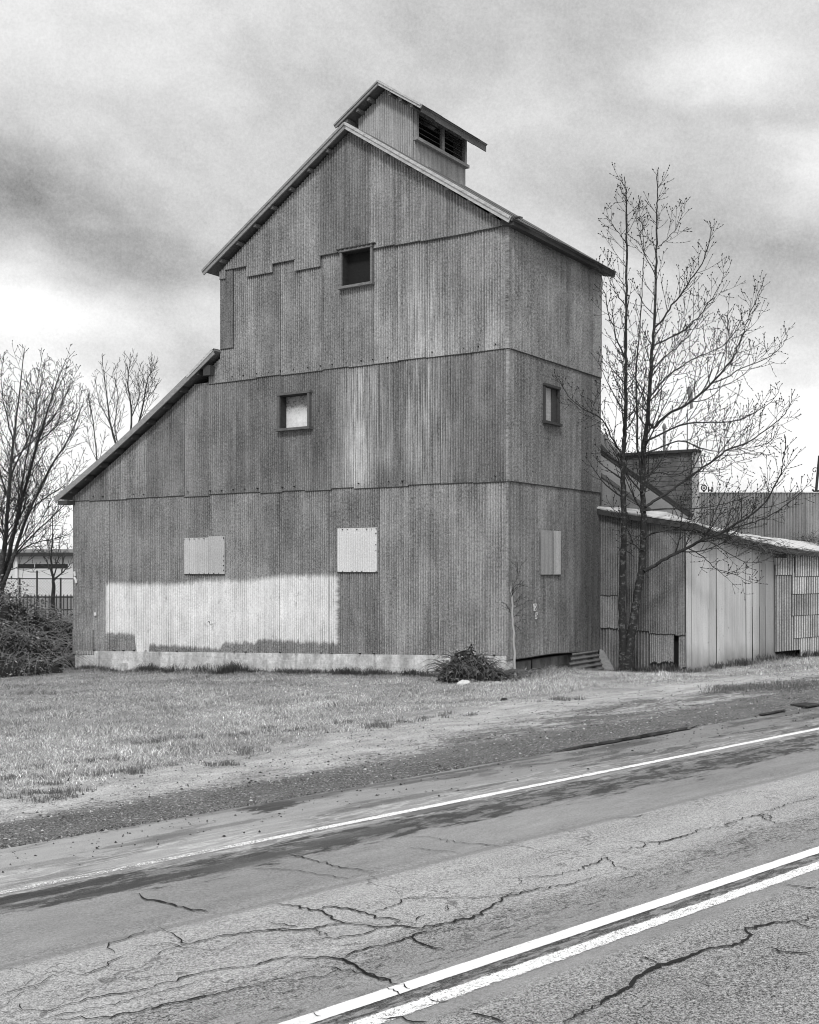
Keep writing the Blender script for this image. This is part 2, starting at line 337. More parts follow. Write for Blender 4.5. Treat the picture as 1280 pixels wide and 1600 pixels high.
for f, wd, pl in (
    (c1, .018, ((130,50),(210,60),(380,90),(430,115),(490,155),(550,175),(700,190),(800,200),(870,190),(1040,208),(1280,155))),
    (c1, .014, ((380,90),(470,70),(600,90),(700,120),(740,145),(870,150),(885,185))),
    (c1, .010, ((0,230),(100,215),(200,212),(370,212),(430,190),(550,175))),
    (c1, .008, ((80,165),(200,190),(260,200))), (c1, .009, ((370,212),(430,235),(445,255))),
    (c1, .010, ((310,270),(400,280),(500,272),(600,255),(700,235),(800,200))),
    (c1, .016, ((220,385),(330,400),(450,388),(540,400),(620,435),(700,495),(800,520),(890,560))),
    (c1, .015, ((560,385),(620,350),(720,322),(850,300),(930,270),(1030,235),(1190,205))),
    (c1, .013, ((980,260),(1000,290),(1070,318),(1150,345))), (c1, .010, ((450,450),(500,455),(600,470),(700,500))),
    (c1, .009, ((820,580),(860,590),(885,605),(915,628))), (c1, .009, ((340,735),(370,750),(405,756))), (c1, .008, ((885,562),(930,572),(965,588))), (c1, .012, ((780,770),(850,770),(940,785),(1080,798))), (c1, .010, ((1085,650),(1140,668),(1200,662))),
    (c1, .007, ((0,440),(100,405),(200,380))), (c1, .007, ((640,430),(700,425),(745,410))), (c1, .006, ((0,555),(120,520),(260,535),(400,515),(500,470))),
    (c1, .006, ((710,120),(800,90),(870,60),(960,15),(1100,5))), (c1, .006, ((1000,160),(1020,135),(1060,120))), (c1, .007, ((1185,90),(1192,65))),
    (c7, .012, ((495,838),(550,870),(585,893),(700,865),(850,850),(980,845),(1080,825),(1240,835))),
    (c7, .011, ((455,850),(400,875),(340,890),(335,905),(358,922))), (c7, .013, ((385,930),(340,960),(295,975),(240,992))),
    (c7, .008, ((585,893),(520,910),(480,935))), (c7, .012, ((0,1112),(90,1100),(150,1105),(220,1080),(300,1060),(400,1045),(480,1030),(560,1000),(700,970),(800,960),(870,935),(960,933),(1020,936))),
    (c7, .009, ((140,1130),(200,1110),(330,1085),(420,1062),(560,1030),(640,1005))), (c7, .008, ((60,1080),(70,1100))), (c7, .014, ((170,1128),(300,1125),(440,1105),(560,1075),(690,1045),(800,1020),(860,1012))),
    (c7, .016, ((1040,935),(1070,938),(1120,970),(1220,1015))), (c7, .012, ((900,610),(960,625),(1080,655),(1200,670))),
    (c7, .008, ((770,655),(900,660),(1110,690))), (c7, .020, ((410,735),(440,742),(480,755),(520,765),(580,780),(650,792))),
    (c7, .008, ((0,1045),(60,1035),(120,1020),(170,1010))), (c7, .006, ((0,1090),(80,1040),(150,1000),(210,970))), (c7, .006, ((420,905),(520,890),(600,905),(690,912),(760,880))),
    (c7, .007, ((840,845),(920,848),(1000,855),(1040,875))),
    (c8, .026, ((480,1137),(540,1110),(600,1075),(660,1040),(700,1010),(740,980),(780,957),(840,945),(910,915),(980,900),(1040,890),(1060,870),(1050,850),(1100,835),(1180,825),(1280,805))),
    (c8, .020, ((720,935),(745,940),(775,952))), (c8, .020, ((185,1110),(230,1118),(290,1137))), (c8, .012, ((990,850),(1050,848))),
    (c8, .009, ((280,685),(450,680),(530,660),(620,620),(640,650),(700,660),(800,660),(880,672))),
    (c8, .013, ((640,555),(700,568),(740,575),(800,570),(870,550),(900,535),(980,525),(1040,500),(1100,485),(1110,500),(1140,515),(1200,520),(1260,518))),
    (c8, .009, ((735,575),(730,590),(640,596))), (c8, .008, ((790,570),(785,585))), (c8, .010, ((1090,480),(1120,485),(1130,500),(1110,505))), (c8, .009, ((1100,480),(1180,455),(1280,430))),
    (c8, .013, ((0,862),(100,830),(200,810),(250,780),(300,745),(400,720),(500,705),(600,680))), (c8, .010, ((0,745),(100,748),(200,750),(300,740),(450,710))),
    (c8, .012, ((0,870),(20,885),(40,895),(110,912))), (c8, .012, ((1120,905),(1180,918),(1250,925))), (c8, .010, ((1170,705),(1220,712),(1280,720))),
    (c8, .012, ((120,570),(200,578),(280,585))), (c8, .009, ((0,590),(90,600),(160,607))), (c8, .008, ((640,500),(700,495),(740,488))),
    (c8, .006, ((110,790),(120,770))), (c8, .006, ((330,710),(350,695),(345,680))), (c8, .006, ((1080,870),(1100,880))), (c8, .008, ((130,575),(60,555),(0,560))),
    (c8, .010, ((1200,822),(1240,838),(1280,842)))):
    crack(pl, wd, f)
ck = cm_.build('road_cracks', M_crack); ck.rotation_euler = (0, 0, ROADROT); tag(ck, kind='structure')
# puddles lying in the gutter and low spots
M_pud = mat('puddle_water', dict(v=.02, rough=.06), spec=.5)
def flat_shape(name, pts, m, h, jag=.02, kind='structure', sub=6):
    P = [Vector(RP(*p)) for p in pts]; Q = []
    for i in range(len(P)):
        a, b = P[i], P[(i+1) % len(P)]
        for j in range(sub): q = a.lerp(b, j/sub); Q.append((q.x+rnd.gauss(0, jag*2), q.y+rnd.gauss(0, jag)))
    mb = MB(); mb.v = [(x, y, float(road_z(x))+h) for x, y in Q]; mb.f = [tuple(range(len(Q)))]
    o = mb.build(name, m); o.rotation_euler = (0, 0, ROADROT); return tag(o, kind=kind)
flat_shape('puddle', ((860,1174),(940,1160),(1010,1147),(1070,1137),(1096,1131),(1078,1139),(1020,1150),(950,1162),(890,1172)), M_pud, .006, .008)
flat_shape('puddle', ((1186,1116),(1226,1109),(1229,1111),(1190,1118)), M_pud, .006, .006)
#flat_shape('puddle', ((150,1290),(225,1272),(228,1276),(180,1288)), M_pud, .007, .006)
#flat_shape('puddle', ((247,1357),(270,1352),(296,1351),(284,1356),(256,1360)), M_pud, .006, .006)
# gutter grate
dg = empty('storm_drain', (0, 0, 0)); a0, d0 = RP(1260, 1103); X, Y = xy(a0, d0); dg.location = (X, Y, float(road_z(a0))+.01); dg.rotation_euler = (0, 0, ROADROT); dg.scale = (.55, .55, 1)
M_iron = mat('cast_iron', .05, rough=.6)
mb = MB()
for i in range(6): mb.box((-.32+i*.12, -.2, 0), (-.27+i*.12, .2, .02))
mb.box((-.36, .2, 0), (.36, .25, .021)); mb.box((-.36, -.25, 0), (.36, -.2, .021)); mb.build('grate', M_iron, dg)
mb = MB(); mb.box((-.34, -.22, -.012), (.34, .22, -.004)); mb.build('drain_pit', mat('drain_dark', .01), dg)
tag(dg, 'small slatted iron storm drain set in the gutter at the far right of the road', 'storm drain')

# ------------------------------------------------------------------ materials of the buildings
def metal_fn(base, streak=.5, blotch=.4, speck=.5, extra=None, fine=.35, bumpy=.3, rust_shade_to=.035, valley=.30, sps=30, vsharp=False):
    def fn(k):
        uv = k.uv(); u_, h_, _ = k.sep(uv)[0:3]; tone = k.attr('tone'); rust_shade = k.attr('rust_shade'); val = k.attr('valley')
        s1 = k.noise(k.vec(k.mul(u_, 5.5), k.mul(h_, .28), k.mul(tone, 13.0)), 1.0, 4, .6)
        s2 = k.noise(k.vec(k.mul(u_, 26), k.mul(h_, .7), 3.0), 1.0, 3, .6)
        bl = k.noise(k.vec(k.mul(u_, .9), k.mul(h_, .55), k.mul(tone, 4.0)), 1.2, 5, .6)
        sp = k.noise(k.vec(u_, k.mul(h_, .75), 0.0), sps, 3, .8); sp2 = k.noise(uv, 70, 2, .8)
        v = k.add(1.0, k.mul(streak, 2.0, k.sub(s1, .5)), k.mul(fine, 2.0, k.sub(s2, .5)), k.mul(blotch, 2.0, k.sub(bl, .5)),
                  k.mul(speck*3.0, k.sub(sp, .5)), k.mul(speck*1.6, k.sub(sp2, .5)))
        v = k.mul(k.m('MAXIMUM', v, .25), base, tone)
        if extra: v = extra(k, v, u_, h_, s1, s2, sp)
        v = k.mul(v, k.sub(1.0+valley*.45, k.mul(valley, k.ss(.2, .62, val), .9) if vsharp else k.mul(valley, val, k.m('MAXIMUM', .05, k.add(-1.0, k.mul(4.0, k.noise(k.vec(k.mul(u_, 1.7), k.mul(h_, .9), 5.0), 1.3, 4, .65)))))))  # rib shading put into the colour: valleys darkened by wave phase
        v = k.lerp(rust_shade, v, rust_shade_to)  # dark sheet edges: rust plus the thin lap shadow, painted in together
        return dict(v=v, rough=k.add(.62, k.mul(.3, k.sub(sp, .5))), normal=k.bump(k.add(k.noise(uv, 2.2, 3, .5), k.mul(.1, sp)), bumpy, .05))
    return fn
def gau(k, x, c, s_): t = k.mul(k.sub(x, c), 1.0/s_); return k.m('EXPONENT', k.mul(-1.0, k.mul(t, t)))
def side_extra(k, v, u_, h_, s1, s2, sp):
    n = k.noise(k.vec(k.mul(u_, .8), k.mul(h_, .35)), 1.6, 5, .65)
    low_dark = k.mul(k.ss(1.2, 4.6, k.add(u_, k.mul(2.0, k.sub(n, .5)))), k.ss(5.0, 2.2, k.add(h_, k.mul(1.5, k.sub(n, .5)))))  # colour darkens towards the lower far end, outline broken by noise
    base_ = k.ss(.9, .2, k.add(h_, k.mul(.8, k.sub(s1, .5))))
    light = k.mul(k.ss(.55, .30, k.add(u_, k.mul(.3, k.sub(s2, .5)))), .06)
    return k.mul(v, k.sub(1.0, k.mul(.48, low_dark)), k.add(1.0, light), k.add(1.0, k.mul(.35, k.mul(base_, k.ss(.45, .6, s2)))))
def front_extra(k, v, u_, h_, s1, s2, sp):
    # weather-bleached runs (u is negative to the left of the corner)
    v = k.mul(v, k.add(.93, k.mul(.5, k.sub(k.noise(k.vec(k.mul(u_, .45), k.mul(h_, .4)), 1.3, 4, .6), .5))))
    run = k.ss(.40, .66, k.add(k.mul(.5, s2), k.mul(.5, s1)))
    m1 = k.mul(gau(k, u_, -4.05, .42), k.band(4.1, 7.0, .25, h_)); m2 = k.mul(gau(k, u_, -2.1, .7), k.band(4.15, 8.9, .7, h_))
    m3 = k.mul(gau(k, u_, -3.3, .25), k.band(4.6, 6.9, .3, h_)); m4 = k.mul(gau(k, u_, -5.7, .3), k.band(4.2, 6.0, .3, h_)); m5 = k.mul(gau(k, u_, -3.0, .9), k.band(.5, 3.2, .8, h_))
    v = k.add(v, k.mul(.36, m1, k.ss(.32, .62, s2)), k.mul(.30, m2, run), k.mul(.20, m3, run), k.mul(.09, m4, run), k.mul(.05, m5, run))
    # the painted-over oblong low on the wall
    rag = k.mul(.22, k.sub(k.noise(k.vec(k.mul(u_, 12), k.mul(h_, 2.0)), 1, 3, .6), .5))
    top = k.add(1.78, k.ss(-10.2, -8.9, u_, 0, .10), k.ss(-7.6, -6.2, u_, 0, .14), rag)
    bot = k.add(.40, k.ss(-11.65, -11.55, u_, 0, -.62), k.ss(-11.15, -11.05, u_, 0, .36), k.ss(-8.5, -8.3, u_, 0, .17), k.ss(-7.4, -7.0, u_, 0, .10), k.mul(1.2, rag))
    pm = k.mul(k.ss(-.09, .10, k.sub(top, h_)), k.ss(-.07, .05, k.sub(h_, bot)), k.ss(-12.86, -12.72, k.add(u_, k.mul(.3, rag))), k.ss(-4.58, -4.74, k.add(u_, k.mul(.35, k.sub(k.noise(k.vec(u_, k.mul(h_, 7)), 1.5, 4, .7), .5)))))
    pv = k.add(.72, k.mul(.8, k.sub(sp, .5)), k.mul(.35, k.sub(s1, .5)), k.mul(.25, k.sub(s2, .5)), k.mul(-.30, k.ss(.60, .72, k.noise(k.vec(k.mul(u_, 2.5), k.mul(h_, 1.2)), 2.0, 5, .7))))
    sc_ = k.mul(k.ss(.52, .60, k.noise(k.vec(k.mul(u_, 9), k.mul(h_, 9)), 1, 4, .7)), gau(k, u_, -8.86, .17), gau(k, h_, .80, .10))
    pv = k.lerp(sc_, pv, .10)
    return k.lerp(pm, v, pv)
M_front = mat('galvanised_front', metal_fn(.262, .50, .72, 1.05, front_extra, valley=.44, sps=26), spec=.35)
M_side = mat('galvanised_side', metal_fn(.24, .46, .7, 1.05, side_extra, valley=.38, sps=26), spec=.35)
M_cup = mat('galvanised_cupola', metal_fn(.36, .25, .25, .5, valley=.45), spec=.35)
M_patch = mat('pale_sheet', metal_fn(.70, .10, .10, .35, fine=.05, valley=.15), spec=.3)
M_patch2 = mat('grey_pale_sheet', metal_fn(.54, .14, .14, .4, fine=.08, valley=.2), spec=.3)
def wood_fn(base, con=.5):
    def fn(k):
        o = k.obj(); n1 = k.noise(k.scale(o, (1.5, 1.5, 4)), 5, 5, .7); n2 = k.noise(o, 40, 3, .7)
        return dict(v=k.mul(base, k.add(1.0, k.mul(con*2, k.sub(n1, .5)), k.mul(con*1.2, k.sub(n2, .5)))), rough=.9, normal=k.bump(n2, .5, .01))
    return fn
M_board = mat('weathered_white_board', wood_fn(.52, .75)); M_boardd = mat('weathered_grey_board', wood_fn(.30, .6))
M_dark = mat('dark_timber', wood_fn(.07, .5)); M_under = mat('underside_boards', wood_fn(.17, .5)); M_black = mat('dark_interior', .012)
M_roof = mat('rusty_roofing', wood_fn(.13, .6))
def conc_fn(base, dirt):
    def fn(k):
        o = k.obj(); x, y, z = k.sep(o)[0:3]
        n1 = k.noise(o, 2.0, 5, .65); n2 = k.noise(o, 18, 4, .7); st = k.noise(k.scale(o, (1.5, 1.5, .4)), 2.4, 5, .6)
        s_ = k.add(x, y); bl = k.ss(.03, .0, k.m('ABSOLUTE', k.sub(k.m('FRACT', k.mul(s_, .42)), .5)))
        hl = k.ss(.05, .0, k.m('ABSOLUTE', k.sub(k.m('FRACT', k.mul(z, 4.5)), .5)))
        v = k.add(base, k.mul(base*1.3, k.sub(n1, .5)), k.mul(base*1.2, k.sub(n2, .5)), k.mul(-.10, hl), k.mul(-.22, bl))
        v = k.lerp(k.mul(dirt, k.ss(.40, .62, st)), v, .09)
        return dict(v=v, rough=.95, normal=k.bump(n2, .5, .02))
    return fn
M_conc = mat('old_concrete', conc_fn(.66, .36)); M_concd = mat('stained_concrete', conc_fn(.15, 1.0))

# ------------------------------------------------------------------ corrugated sheeting
def corr(name, m, sheets, origin, ud, od, holes=(), parent=None, seg=6):
    """sheets: dict(u0,u1,zb,zt,off,tone,pitch,amp); ud, od: direction along the wall and outwards"""
    O = Vector(origin); ud = Vector(ud); od = Vector(od); mb = MB(); mb.uv = []; tone = []; rust_shade = []; vly = []
    for s_ in sheets:
        u0, u1 = s_['u0'], s_['u1']; p = s_.get('pitch', .068); am = s_.get('amp', .012); off = s_.get('off', .01)
        zb = s_['zb'] if callable(s_['zb']) else (lambda u, z=s_['zb']: z); zt = s_['zt'] if callable(s_['zt']) else (lambda u, z=s_['zt']: z)
        n = max(2, int(math.ceil((u1-u0)/(p/seg)))); tn = s_.get('tone', 1.0); re = s_.get('rim', .018); tilt = s_.get('tilt', 0.0)
        us = [u0+(u1-u0)*i/n for i in range(n+1)]; ph = s_.get('phase', 0)
        for i in range(n):
            a, b = us[i], us[i+1]; mid = (a+b)/2
            iv = [(zb(a), zb(b), zt(a), zt(b), True)]
            for (h0, h1, g0, g1) in holes:
                if h0 < mid < h1:
                    nv = []
                    for (p0, p1, q0, q1, fl) in iv:
                        if q0 <= g0 or p0 >= g1: nv.append((p0, p1, q0, q1, fl)); continue
                        if p0 < g0: nv.append((p0, p1, g0, g0, fl))
                        if q0 > g1: nv.append((g1, g1, q0, q1, False))
                    iv = nv
            edge = (i >= n-2) or i == 0
            for (p0, p1, q0, q1, fl) in iv:
                if q0-p0 < .01 and q1-p1 < .01: continue
                rows = [(p0, p1, 1.0 if fl and re else 0.0)]
                if fl and re: rows.append((min(p0+re, q0), min(p1+re, q1), 0.0))
                rows.append((q0, q1, 0.0))
                for r_ in range(len(rows)-1):
                    base = len(mb.v)
                    for (u, h) in ((a, rows[r_][0]), (b, rows[r_][1]), (b, rows[r_+1][1]), (a, rows[r_+1][0])):
                        o_ = off+am*math.sin(2*math.pi*u/p+ph)+tilt*(zt(u)-h)
                        q = O+ud*u+od*o_+Vector((0, 0, h)); mb.v.append(tuple(q)); mb.uv.append((u, h))
                    mb.f.append((base, base+1, base+2, base+3)); tone.append(tn); vly.append(.5-.5*math.sin(2*math.pi*mid/p+ph))
                    rust_shade.append(rows[r_][2] if rows[r_][2] else (s_.get('lap', .38) if edge and i else 0.0))
    mb.fa = dict(tone=tone, rust_shade=rust_shade, valley=vly); o = mb.build(name, m, parent)
    # weld so the waves shade smoothly inside a sheet
    import bmesh
    bm = bmesh.new(); bm.from_mesh(o.data); bmesh.ops.remove_doubles(bm, verts=bm.verts, dist=.0006); bm.to_mesh(o.data); bm.free()
    o.data.shade_smooth(); return o

# ------------------------------------------------------------------ the barn
BX, BY, BR = 2.142, 25.3, math.atan2(-.556, .831)
barn = empty('barn', (BX, BY, 0), BR)
tag(barn, 'tall corrugated metal barn with louvred cupola, left lean-to and white painted-over oblong', 'barn')
UX, VX = Vector((.831, -.556)), Vector((.556, .831))
def FP(px, py, t=0.0):           # pixel -> (u, h) on the plane local y = t
    cx = (px-640)/F; ox, oy = BX+VX.x*t, BY+VX.y*t
    u = (cx*oy-ox)/(UX.x-cx*UX.y); Z = oy+UX.y*u; return u, CAMH+(888-py)*Z/F
def SP(px, py, s_=0.0):          # pixel -> (t, h) on the plane local x = s_
    cx = (px-640)/F; ox, oy = BX+UX.x*s_, BY+UX.y*s_
    t = (cx*oy-ox)/(VX.x-cx*VX.y); Z = oy+VX.y*t; return t, CAMH+(888-py)*Z/F
SL, SM, DT = -14.18, -8.406, 4.81       # left end of lean-to, left end of tower, depth
RX = -4.2; RZ = 12.62; EZR = 9.72; EZL = 9.86
def rake(u, lift=0.0):                   # underside of the tower roof at the gable
    return (RZ-(u-RX)*(RZ-EZR)/(0-RX) if u > RX else RZ-(RX-u)*(RZ-EZL)/(RX-SM))+lift
def lean(u, lift=0.0): return 4.23+(u-SL)*(7.66-4.23)/(SM-SL)-.10*math.sin(math.pi*(u-SL)/(SM-SL))+lift
rs = random.Random(11)
def base_z(u): return .18+(u/SL)*(-.44)
sheets = []
def uF(px, py): return FP(px, py)[0]
# bottom band
cuts = [115,148,172,205,237,268,300,333,369,404,438,476,515,554,594,631,673,717,761,793]
for i in range(len(cuts)-1):
    a, b = uF(cuts[i], 900), uF(cuts[i+1], 900); tn = rs.uniform(.86, 1.06)*(1.0 if cuts[i] < 560 else 1.14)
    dz = rs.uniform(-.012, .012)
    sheets.append(dict(u0=a-.02 if i else SL, u1=b if i < len(cuts)-2 else 0.0, zb=(lambda u, d=dz: base_z(u)+d), zt=4.16, off=.012+.005*(i % 2), tone=tn, lap=.45 if b < -4.6 else .3))
# second band
cuts = [115,142,170,200,232,262,290,330,372,409,443,480,520,556,594,640,690,742,793]
tns = [.86,.76,1.28,1.15,.74,.7,.9,.84,.76,.70,.74,.68,.74,.86,.74,.80,.70,.74]
for i in range(len(cuts)-1):
    a, b = uF(cuts[i], 700), uF(cuts[i+1], 700)
    zt = (lambda u: min(7.05, lean(u) if u < SM else 7.05))
    zz = 4.10+rs.uniform(-.02, .02)
    sheets.append(dict(u0=a-.02 if i else SL, u1=b if i < len(cuts)-2 else 0.0, zb=zz, zt=zt, off=.034+.005*(i % 2), tone=tns[i]*rs.uniform(.95, 1.05)))
# third band
cuts = [330,348,372,404,441,475,507,548,586,625,668,714,760,793]
tns = [1.12,1.05,1.1,.92,1.05,1.1,1.0,.92,1.18,1.08,1.2,1.1,1.28]
for i in range(len(cuts)-1):
    a, b = uF(cuts[i], 500), uF(cuts[i+1], 500); zz = FP((cuts[i]+cuts[i+1])/2, 0)[1]
    if i == 0: zt = lambda u: lean(u)
    else: zt = lambda u: min(10.15, rake(u)-.02)
    sheets.append(dict(u0=a-.02, u1=b if i < len(cuts)-2 else 0.0, zb=7.0+rs.uniform(-.015, .015), zt=zt, off=.056+.005*(i % 2), tone=tns[i]*rs.uniform(.95, 1.04)))
# narrow dark strip at the tower's left edge
sheets.append(dict(u0=SM, u1=uF(369, 480), zb=FP(358, 546)[1], zt=lambda u: min(10.1, rake(u)), off=.085, tone=.74))
# gable band with its uneven lower ends
gab = [(348,357,438,1.0),(357,391,421,1.0),(391,431,431,1.08),(431,466,411,1.15),(466,505,422,1.12),(505,545,403,.72),(545,583,392,.78),
       (583,621,384,1.12),(621,662,381,1.15),(662,704,377,.95),(704,746,366,.88),(746,793,354,.86)]
for i, (p0, p1, yb, tn) in enumerate(gab):
    a = uF(p0, yb); b = uF(p1, yb); zb_ = FP((p0+p1)/2, yb)[1]
    if i >= 5: zb_ = (9.77, 9.74, 9.70, 9.68, 9.655, 9.65, 9.66)[i-5]
    sheets.append(dict(u0=max(a-.02, SM), u1=min(b, 0.0), zb=zb_, zt=lambda u: rake(u), off=.108+.006*(i % 2), tone=tn, pitch=.078, amp=.013))
# small crooked sheets at the bottom left corner
sheets.append(dict(u0=SL, u1=uF(148, 1000), zb=lambda u: base_z(u)-.01, zt=FP(130, 986)[1]+.05, off=.036, tone=.95))
def rect(px0, px1, py0, py1, f, t=0.0):
    pm = (px0+px1)/2; a = f(px0, py0, t)[0]; b = f(px1, py0, t)[0]; return (a, b, f(pm, py1, t)[1], f(pm, py0, t)[1])
h1 = rect(538, 585, 392, 446, FP); h2 = rect(441, 487, 617, 669, FP)
corr('front_wall', M_front, sheets, (0, 0, 0), (1, 0, 0), (0, -1, 0), (h1, h2), barn)
# side wall
h3 = rect(847, 869, 606, 660, SP); ss_ = []
for band, (zb_, zt_) in enumerate(((None, 4.16), (4.10, 7.05), (7.0, None))):
    cuts = [0, .62, 1.24, 1.84, 2.47, 3.06, 3.66, 4.26, DT]
    for i in range(8):
        ss_.append(dict(u0=cuts[i]-(.02 if i else 0), u1=cuts[i+1], zb=(lambda u: .18-.07*u/DT+.04*math.exp(-((u-2.2)/1.2)**2)) if zb_ is None else zb_,
                        zt=zt_ if zt_ else 9.68, off=.012+.024*band+.005*(i % 2), tone=rs.uniform(.86, 1.12)*(.84, .80, 1.12)[band], pitch=.068, lap=.25))
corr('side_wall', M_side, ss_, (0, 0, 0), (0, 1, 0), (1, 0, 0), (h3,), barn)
# corner flashing, rear and left walls
mb = MB()
for (za_, zb2, wo, wi) in ((.17, 4.09, .036, 0), (4.10, 6.99, .060, 0), (7.0, 9.66, .086, 0)):
    mb.hexa([(-.01, -wo, za_), (wo, -wo, za_), (wo, .02, za_), (-.01, .02, za_)], [(-.01, -wo, zb2), (wo, -wo, zb2), (wo, .02, zb2), (-.01, .02, zb2)])
mb.uv = [(0.02*(i % 4), v[2]) for i, v in enumerate(mb.v)]; mb.fa = dict(tone=[.86]*18, rust_shade=[0]*18)
mb.build('corner_flashing', M_side, barn)
mb = MB(); mb.quad((SM, DT, -.5), (0, DT, -.5), (0, DT, 9.7), (RX, DT, RZ), (SM, DT, 9.8)); mb.quad((SM, .02, 7), (SM, DT, 7), (SM, DT, 9.8), (SM, .02, 9.8))
mb.quad((SL, .02, -.9), (SL, DT, -.9), (SL, DT, 4.2), (SL, .02, 4.2)); mb.quad((SL, DT, -.9), (SM, DT, -.9), (SM, DT, 7.6), (SL, DT, 4.2))
mb.uv = [(v[0]+v[1], v[2]) for v in mb.v]; mb.fa = dict(tone=[.9]*4, rust_shade=[0]*4); mb.build('rear_wall', M_side, barn)
# foundation
mb = MB(); n = 60
for i in range(n):
    u0, u1 = SL+.10+(-.1-SL)*i/n, SL+.10+(-.1-SL)*(i+1)/n
    mb.hexa([(u0, -.03, -1.3), (u1, -.03, -1.3), (u1, .25, -1.3), (u0, .25, -1.3)], [(u0, -.03, base_z(u0)+.1), (u1, -.03, base_z(u1)+.1), (u1, .25, base_z(u1)+.1), (u0, .25, base_z(u0)+.1)])
mb.box((-12.3, -.16, -1.3), (-11.9, -.03, -.40)); mb.build('foundation', M_conc, barn)
mb = MB(); mb.box((-.25, .0, -1.3), (-.06, DT, .12)); mb.build('side_foundation', M_concd, barn)
# dark interior behind the openings and the sill beam
mb = MB(); mb.box((SL+.1, .0, base_z(SL)-.05), (-.1, .2, .10)); mb.build('sill_beam', M_dark, barn)

M_jamb = mat('jamb_timber', wood_fn(.05, .6))
def window(r, plane, depth, board, mb_board=None, frame_mat=M_dark, sill=True, fr=.07, out=.14):
    a, b, z0, z1 = r
    def P(u, o_, h): return (u, -o_, h) if plane == 'f' else (o_, u, h)
    def bx(mb, u0, u1, o0, o1, g0, g1):
        p = P(u0, o0, g0); q = P(u1, o1, g1); mb.box(tuple(min(x, y) for x, y in zip(p, q)), tuple(max(x, y) for x, y in zip(p, q)))
    mb = MB()
    bx(mb, a-fr*.6, a+fr*.4, -.02, out, z0-.02, z1+.02); bx(mb, b-fr*.4, b+fr*.6, -.02, out, z0-.02, z1+.02)
    bx(mb, a-fr*.9, b+fr*.9, -.02, out+.02, z1, z1+fr*.8); 
    w_ = mb.build('window', frame_mat, barn); mb = MB()
    bx(mb, a+fr*.4, a+fr*.4+.012, -depth, out-.04, z0, z1); bx(mb, b-fr*.4-.012, b-fr*.4, -depth, out-.04, z0, z1); bx(mb, a, b, -depth, .10, z1-.012, z1); mb.build('jamb', M_jamb, w_)
    if sill: mb = MB(); bx(mb, a-fr*1.1, b+fr*1.1, -.02, out+.05, z0-.06, z0); mb.build('sill', frame_mat, w_)
    mb = MB(); bx(mb, a-.03, b+.03, -depth-.02, -depth, z0-.02, z1+.02); mb.build('board', board, w_)
    return w_
def peel_fn(k):
    o = k.obj(); x, y, z = k.sep(o)[0:3]; n = k.noise(o, 7, 5, .75); lo = k.ss(6.30, 5.95, k.add(z, k.mul(.7, k.sub(n, .5))))
    v = k.lerp(k.ss(.50, .56, k.noise(o, 22, 4, .7)), .42, .2); return k.lerp(lo, v, k.add(.85, k.mul(.9, k.sub(n, .5))))
w1 = window(h1, 'f', .10, mat('dark_board', wood_fn(.02, .4)), frame_mat=mat('window_timber', wood_fn(.20, .7)), fr=.06)
w2 = window(h2, 'f', .12, mat('peeling_board', peel_fn), frame_mat=mat('old_window_timber', wood_fn(.13, .8)), fr=.07)
w3 = window(h3, 's', .0, mat('pale_board', wood_fn(.45, .6)), frame_mat=M_dark, fr=.07, out=.085)
mb = MB(); t0 = h3[0]+(h3[1]-h3[0])*.62; mb.box((.0, t0, h3[2]), (.02, h3[1]-.02, h3[3])); mb.build('sash', M_dark, w3)
w1['label'] = 'upper window opening in the gable, dark inside'; w2['label'] = 'front window closed by a peeling board'; w3['label'] = 'side window with a pale board'
mb = MB()
for i in range(9):
    u = h1[0]-.1+i*(h1[1]-h1[0]+.2)/8.5; mb.box((u, -.19, h1[3]+.05+rs.uniform(0, .01)), (u+.09, -.02, h1[3]+.08))
mb.build('flashing', M_dark, w1)
# patch panels over the lower windows
def patch(r, plane, splits, m, off=.05):
    a, b, z0, z1 = r; sh = []
    for i in range(len(splits)-1):
        u0 = a+(b-a)*splits[i][0]; u1 = a+(b-a)*splits[i+1][0]
        sh.append(dict(u0=u0, u1=u1, zb=z0+splits[i][2], zt=z1+splits[i][3], off=off+.01*(i % 2), tone=splits[i][1], amp=.006, rim=.02, lap=.12))
    if plane == 'f': return corr('patch_panel', m, sh, (0, 0, 0), (1, 0, 0), (0, -1, 0), (), barn)
    return corr('patch_panel', m, sh, (0, 0, 0), (0, 1, 0), (1, 0, 0), (), barn)
patch(rect(290, 354, 840, 898, FP), 'f', [(0, 1.0, 0, 0), (.6, .88, 0, .03), (1, 1, 0, 0)], M_patch2)['label'] = 'grey pale panel of two sheets left of centre'
patch(rect(529, 592, 825, 895, FP), 'f', [(0, 1.0, 0, 0), (1, 1, 0, 0)], M_patch)['label'] = 'pale square panel above the white oblong'
patch(rect(842, 873, 829, 899, SP), 's', [(0, .58, 0, 0), (.62, .85, 0, 0), (1, 1, 0, 0)], M_patch2)['label'] = 'narrow panel on the side wall'
